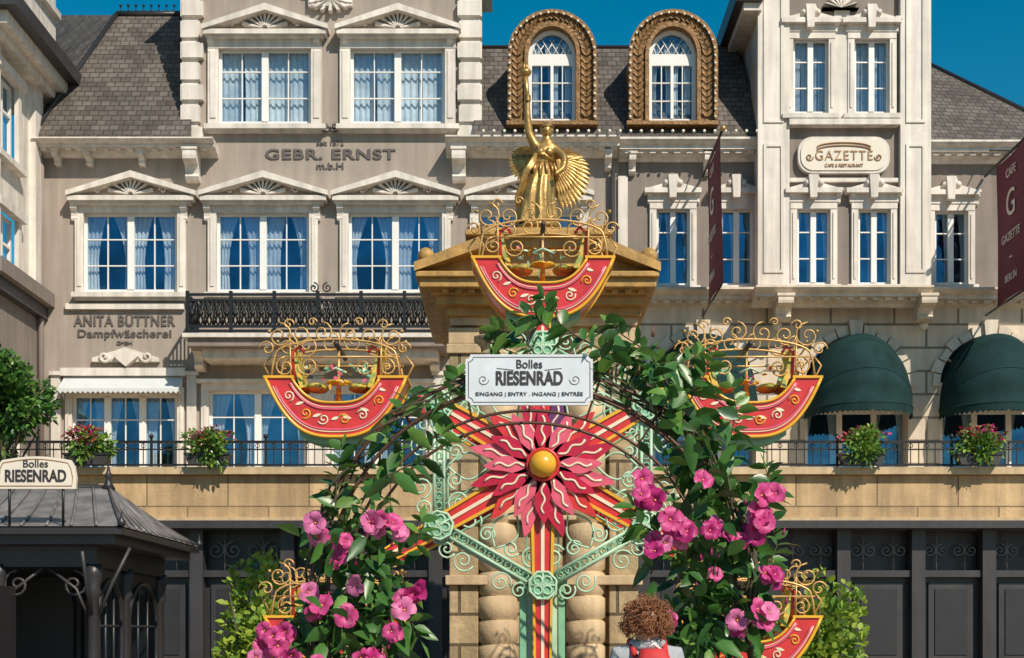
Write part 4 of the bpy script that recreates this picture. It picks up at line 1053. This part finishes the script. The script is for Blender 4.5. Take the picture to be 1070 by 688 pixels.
# ================================================================= KIOSK
ki=empty('ticket_kiosk',(-5,14,0)); b=B()
x0,x1,y0,y1,ze=-6.9,-3.40,12.5,15.6,2.517; yr=14.05; zr=3.01; xr=-3.95
rb=B()
def slope(p_e,p_r,t_):
    return tuple(p_e[i]+(p_r[i]-p_e[i])*t_ for i in (0,1))+(p_e[2]+(p_r[2]-p_e[2])*(t_*.75+.25*t_*t_),)
def roofside(e0,e1,r0,r1,ns):
    n=6; vs=[];fs=[]
    for j in range(n+1):
        vs+=[slope(e0,r0,j/n),slope(e1,r1,j/n)]
    for j in range(n): fs.append((2*j,2*j+1,2*j+3,2*j+2))
    rb.add(vs,fs,'roofm')
    for i in range(ns+1):
        u=i/ns; e_=tuple(e0[q]+(e1[q]-e0[q])*u for q in range(3)); r_=tuple(r0[q]+(r1[q]-r0[q])*u for q in range(3))
        rb.tube([(*slope(e_,r_,j/n)[:2],slope(e_,r_,j/n)[2]+.012) for j in range(n+1)],.014,'roofm',4)
c00,c10,c11,c01=(x0,y0,ze),(x1,y0,ze),(x1,y1,ze),(x0,y1,ze); rL,rR=(x0+.55,yr,zr),(xr,yr,zr)
roofside(c00,c10,rL,rR,16); roofside(c10,c11,rR,rR,12); roofside(c11,c01,rR,rL,14); roofside(c01,c00,rL,rL,10)
rb.tube([rL,rR],.03,'dark',6)
rb.lathe(rR,[(.07,-.02),(.04,.04),(.02,.08),(.045,.11),(.02,.15),(.006,.24)],'dark',10)
for q in (c10,c11): rb.lathe(q,[(.03,0),(.04,.04),(.015,.07),(.004,.14)],'dark',8)
rb.build('metal_roof',ki)
b.box(x0,x1,y0,y1,ze-.07,ze-.012,'dark'); b.box(x0+.08,x1-.08,y0+.08,y1-.08,ze-.15,ze-.072,'dark2')
b.box(x0+.3,x1-.3,y0+.3,y1-.3,ze-.34,ze-.152,'dark')
px=[x0+.35,-5.6,-4.6,x1-.35]; py=[y0+.35,13.9,y1-.35]
for x in px:
    for y in py:
        if x in(px[1],px[2]) and y==py[1]: continue
        b.lathe((x,y,0),[(.09,0),(.09,.5),(.06,.55),(.055,1.9),(.08,1.95),(.06,2.0),(.085,2.1),(.085,2.2)],'dark',12)
def panelwall(p,q):
    p=Vector(p);q=Vector(q); L=(q-p).length; t_=(q-p)/L; n=16
    hw=L/2-.12; mid=(p+q)/2
    def W(u,z): v=mid+t_*u; return (v.x,v.y,z)
    pts=[W(-hw,.8),W(-hw,1.65)]+[W(-hw*cos(pi*i/n),1.65+.42*sin(pi*i/n)) for i in range(n+1)]+[W(hw,1.65),W(hw,.8)]
    b.tube(pts,.03,'dark',6)
    for u in (-hw/3,hw/3): b.tube([W(u,.8),W(u,2.0)],.013,'dark',5)
    for z in (1.2,1.65): b.tube([W(-hw,z),W(hw,z)],.013,'dark',5)
    for sg in (-1,1):
        prev=None
        for i in range(n//2+1):
            a=pi*i/n; u=sg*hw*cos(a); z=1.65+.42*sin(a)
            if prev: b.quad(W(prev[0],prev[1]),W(u,z),W(u,2.19),W(prev[0],2.19),'dark')
            prev=(u,z)
        b.quad(W(sg*hw,.8),W(sg*(hw+.12),.8),W(sg*(hw+.12),2.19),W(sg*hw,2.19),'dark')
    b.quad(W(-hw-.1,.02),W(hw+.1,.02),W(hw+.1,.8),W(-hw-.1,.8),'dark2')
    b.quad(W(-hw,.8),W(hw,.8),W(hw,2.05),W(-hw,2.05),'glassd')
fy=y0+.35; rx=x1-.35
panelwall((px[0],fy,0),(px[1],fy,0))
panelwall((rx,py[0],0),(rx,py[1],0)); panelwall((rx,py[1],0),(rx,py[2],0))
b.quad((px[0],py[2],0),(px[3],py[2],0),(px[3],py[2],2.2),(px[0],py[2],2.2),'dark'); b.quad((px[0],py[0],0),(px[0],py[2],0),(px[0],py[2],2.2),(px[0],py[0],2.2),'dark')
b.box(px[1],px[3]-.1,fy-.05,fy+.35,.95,1.0,'dark2'); b.box(px[1],px[3]-.1,fy+.05,fy+.1,0,.95,'dark')
for i in range(2):
    for sg,xx in ((1,px[i+1]),(-1,px[i+2])):
        b.tube(spiral((xx+sg*.17,2.02),.13,pi/2,1.5,sg,fy),.014,'dark2',5)
        b.tube([(xx+sg*.05,fy,1.75),(xx+sg*.15,fy,1.98),(xx+sg*.4,fy,2.17)],.016,'dark2',5)
xx,yy=rx,py[0]
b.tube([(xx,yy-.05,1.75),(xx,yy-.2,2.0),(xx,yy-.33,2.3)],.018,'dark2',5); b.tube([(xx+.05,yy,1.75),(xx+.18,yy,2.05),(xx+.33,yy,2.35)],.018,'dark2',5)
b.box(px[2]+.1,px[2]+.16,fy-.6,fy,.0,2.0,'dark')
b.build('timber_frame',ki)
ks=empty('kiosk_sign',P(36,496,12.4)); b=B(); d=12.4
pts=[(-4,511),(79,511),(80,500)]+[(78,488)]+[(74-72*i/10,481-4*sin(pi*i/10)) for i in range(11)]+[(-3,488)]
b.pprism(pts,d,0,'signw',back=.04); b.tube([P(a,c,d-.002) for a,c in [(-1,508),(75,508),(76,499),(74,490)]+[(71-68*i/10,484-4*sin(pi*i/10)) for i in range(11)]+[(0,490)]],.005,'gaz',4,closed=True)
for x in (10,66): b.tube([P(x,511,d+.02),P(x,552,d+.12)],.012,'iron')
b.build('board',ks)
text('lettering_bolles','Bolles',37,485,d-.004,8,'ink',ks,26,.002,off=.008)
text('lettering_riesenrad','RIESENRAD',37,498,d-.004,13,'ink',ks,64,.002,off=.03)
# ================================================================= PERSON
pe=empty('person_with_backpack',(X(676,8.5),8.5,0)); d=8.5; x0=X(676,d)
H=[(0,0,1.00),(0,0,1.14),(0,.0,1.30),(0,.0,1.46),(0,.01,1.53),(0,0,1.59),(0,-.0,1.66),
 (.165,0,1.46),(.21,-.02,1.19),(.22,.08,.96),(.22,.12,.89),
 (-.165,0,1.46),(-.21,-.02,1.19),(-.22,.08,.96),(-.22,.12,.89),
 (.10,0,.92),(.11,.01,.50),(.11,-.02,.10),(.11,.14,.05),
 (-.10,0,.92),(-.11,.03,.50),(-.11,-.0,.10),(-.11,.16,.05)]
E=[(0,1),(1,2),(2,3),(3,4),(4,5),(5,6),(3,7),(7,8),(8,9),(9,10),(3,11),(11,12),(12,13),(13,14),(0,15),(15,16),(16,17),(17,18),(0,19),(19,20),(20,21),(21,22)]
rd=[(.16,.12),(.145,.11),(.16,.12),(.13,.10),.055,.085,.090,.070,.055,.042,.035,.070,.055,.042,.035,.095,.065,.045,.05,.095,.065,.045,.05]
def mf(c):
    z=c.z; x=abs(c.x-x0)
    if z<.12: return 3
    if x>.16 and z<.95: return 0
    if z>1.55: return 0
    if z>.94: return 1
    return 2
skin('body',[(x0+a,d+b_,c) for a,b_,c in H],E,rd,'skin',pe,matfn=mf,mats=['skin','jack','jean','shoe'])
b=B()
hc=(x0,d,1.66); b.sph((hc[0],hc[1]+.0,hc[2]),.094,'skin',16,12,(.82,1,1.12)); b.sph((hc[0],hc[1]+.10,hc[2]-.02),.018,'skin',8,6,(.8,1,1.3))
for sg in (-1,1): b.sph((hc[0]+sg*.080,hc[1],hc[2]-.01),.024,'skin',8,6,(.4,1,1.2)); b.sph((hc[0]+sg*.032,hc[1]+.084,hc[2]+.01),.012,'white',8,6)
b.box(hc[0]-.025,hc[0]+.025,hc[1]+.084,hc[1]+.092,hc[2]-.062,hc[2]-.052,'crim')
for sg in (-1,1):
    for i in range(4):
        q=(x0+sg*(.20+.012*i),d+.125+.006*i,.88); b.tube([q,(q[0],q[1]+.02,q[2]-.045),(q[0]-sg*.005,q[1]+.03,q[2]-.075-.01*(i in(1,2)))],.009,'skin',6,r1=.006)
    q=(x0+sg*.19,d+.12,.91); b.tube([q,(q[0]-sg*.03,q[1]+.03,q[2]-.03),(q[0]-sg*.03,q[1]+.045,q[2]-.06)],.010,'skin',6,r1=.007)
b.build('head_and_hands',pe)
b=B()
b.sph((hc[0],hc[1]-.015,hc[2]+.005),.104,'hair',16,12,(1.0,1.05,.98))
for i in range(680):
    v=rnd_unit()
    if v.y>.55 and v.z<.35: continue
    if v.z<-.65: continue
    lump=1+.12*sin(v.x*7+2)*cos(v.z*6+1)
    p=Vector((hc[0]+v.x*.108*lump,hc[1]-.02+v.y*.105,hc[2]+.010+v.z*.098*lump)); dr=(v*.6+Vector((v.x*.3,0,-.75))+rnd_unit()*.45).normalized()
    if v.z>.5: dr=(v+Vector((v.x*1.6,v.y,-.5))+rnd_unit()*.5).normalized()
    a=dr.orthogonal().normalized(); c=dr.cross(a); ph=U(0,6); L=U(.035,.075); rc=U(.007,.013)
    b.tube([p+v*.02*sin(j/9*pi)+dr*L*j/9+(a*cos(ph+j*1.0)+c*sin(ph+j*1.0))*rc for j in range(10)],.0036,'hair',4,r1=.0012)
b.build('curly_hair',pe)
b=B()
n=16;vs=[];fs=[]
for j in range(9):
    t_=j/8; z=1.00+.50*t_; w=.13*(1-.35*max(0,t_-.7)/.3)*(.9+.1*sin(t_*pi)); th=.13*(1-.5*abs(t_-.4))
    for i in range(n):
        q=2*pi*i/n; cx_=abs(cos(q))**.6*(1 if cos(q)>0 else -1); sy_=abs(sin(q))**.6*(1 if sin(q)>0 else -1)
        vs.append((x0+.02+w*cx_,d-.19+th*sy_,z))
for j in range(8):
    for i in range(n): fs.append((j*n+i,j*n+(i+1)%n,(j+1)*n+(i+1)%n,(j+1)*n+i))
fs.append(list(range(n-1,-1,-1))); fs.append([8*n+i for i in range(n)])
b.add(vs,fs,'bag',True)
for sg in (-1,1): b.tube([(x0+sg*.09+.01,d-.1,1.46),(x0+sg*.10,d+.0,1.545),(x0+sg*.11,d+.11,1.44),(x0+sg*.12,d+.13,1.2),(x0+sg*.12,d-.05,1.02)],.02,'bag',6)
b.tube([(x0-.02,d-.2,1.495),(x0+.02,d-.22,1.53),(x0+.06,d-.2,1.495)],.01,'white',6)
b.tube([(x0-.1,d-.31,1.38),(x0+.02,d-.325,1.41),(x0+.14,d-.31,1.38)],.005,'white',5)
b.sph((x0+.02,d-.20,1.16),.12,'bag',12,8,(1,1.1,.9))
b.tube([(x0+.09*cos(q*pi/8),d+.01+.08*sin(q*pi/8),1.52+.01*sin(q)) for q in range(16)],.03,'jack',8,closed=True)
b.build('backpack_and_collar',pe)
# ================================================================= CAMERA, LIGHT, WORLD
cam=bpy.data.cameras.new('camera'); co=bpy.data.objects.new('camera',cam); col.objects.link(co); co.location=(0,0,CZ); co.rotation_euler=(pi/2,0,0)
cam.sensor_width=36; cam.lens=36*F/1070; cam.shift_y=(HY-344)/1070; cam.clip_end=1500; scene.camera=co
AZ,EL=-32,40   # sun behind the camera, to the right
v=Vector((-sin(radians(AZ))*cos(radians(EL)),-cos(radians(AZ))*cos(radians(EL)),sin(radians(EL))))
sl=bpy.data.lights.new('sun','SUN'); sl.energy=5.0; sl.angle=radians(.5); sl.color=(1,.90,.76); so=bpy.data.objects.new('sun',sl); col.objects.link(so); so.rotation_euler=v.to_track_quat('Z','Y').to_euler(); so.location=(10,-20,30)
w=bpy.data.worlds.new('World'); scene.world=w; w.use_nodes=True; nt=w.node_tree; bg=nt.nodes['Background']
sk=nt.nodes.new('ShaderNodeTexSky'); sk.sky_type='NISHITA'; sk.sun_disc=False; sk.sun_elevation=radians(EL); sk.sun_rotation=radians(180+AZ); sk.air_density=1.0; sk.dust_density=.2; sk.ozone_density=2.5
hs=nt.nodes.new('ShaderNodeHueSaturation'); hs.inputs['Saturation'].default_value=1.5; hs.inputs['Hue'].default_value=.475
nt.links.new(sk.outputs[0],hs.inputs['Color']); nt.links.new(hs.outputs[0],bg.inputs[0]); bg.inputs[1].default_value=.092
scene.view_settings.view_transform='Standard'; scene.view_settings.look='None'; scene.view_settings.exposure=0
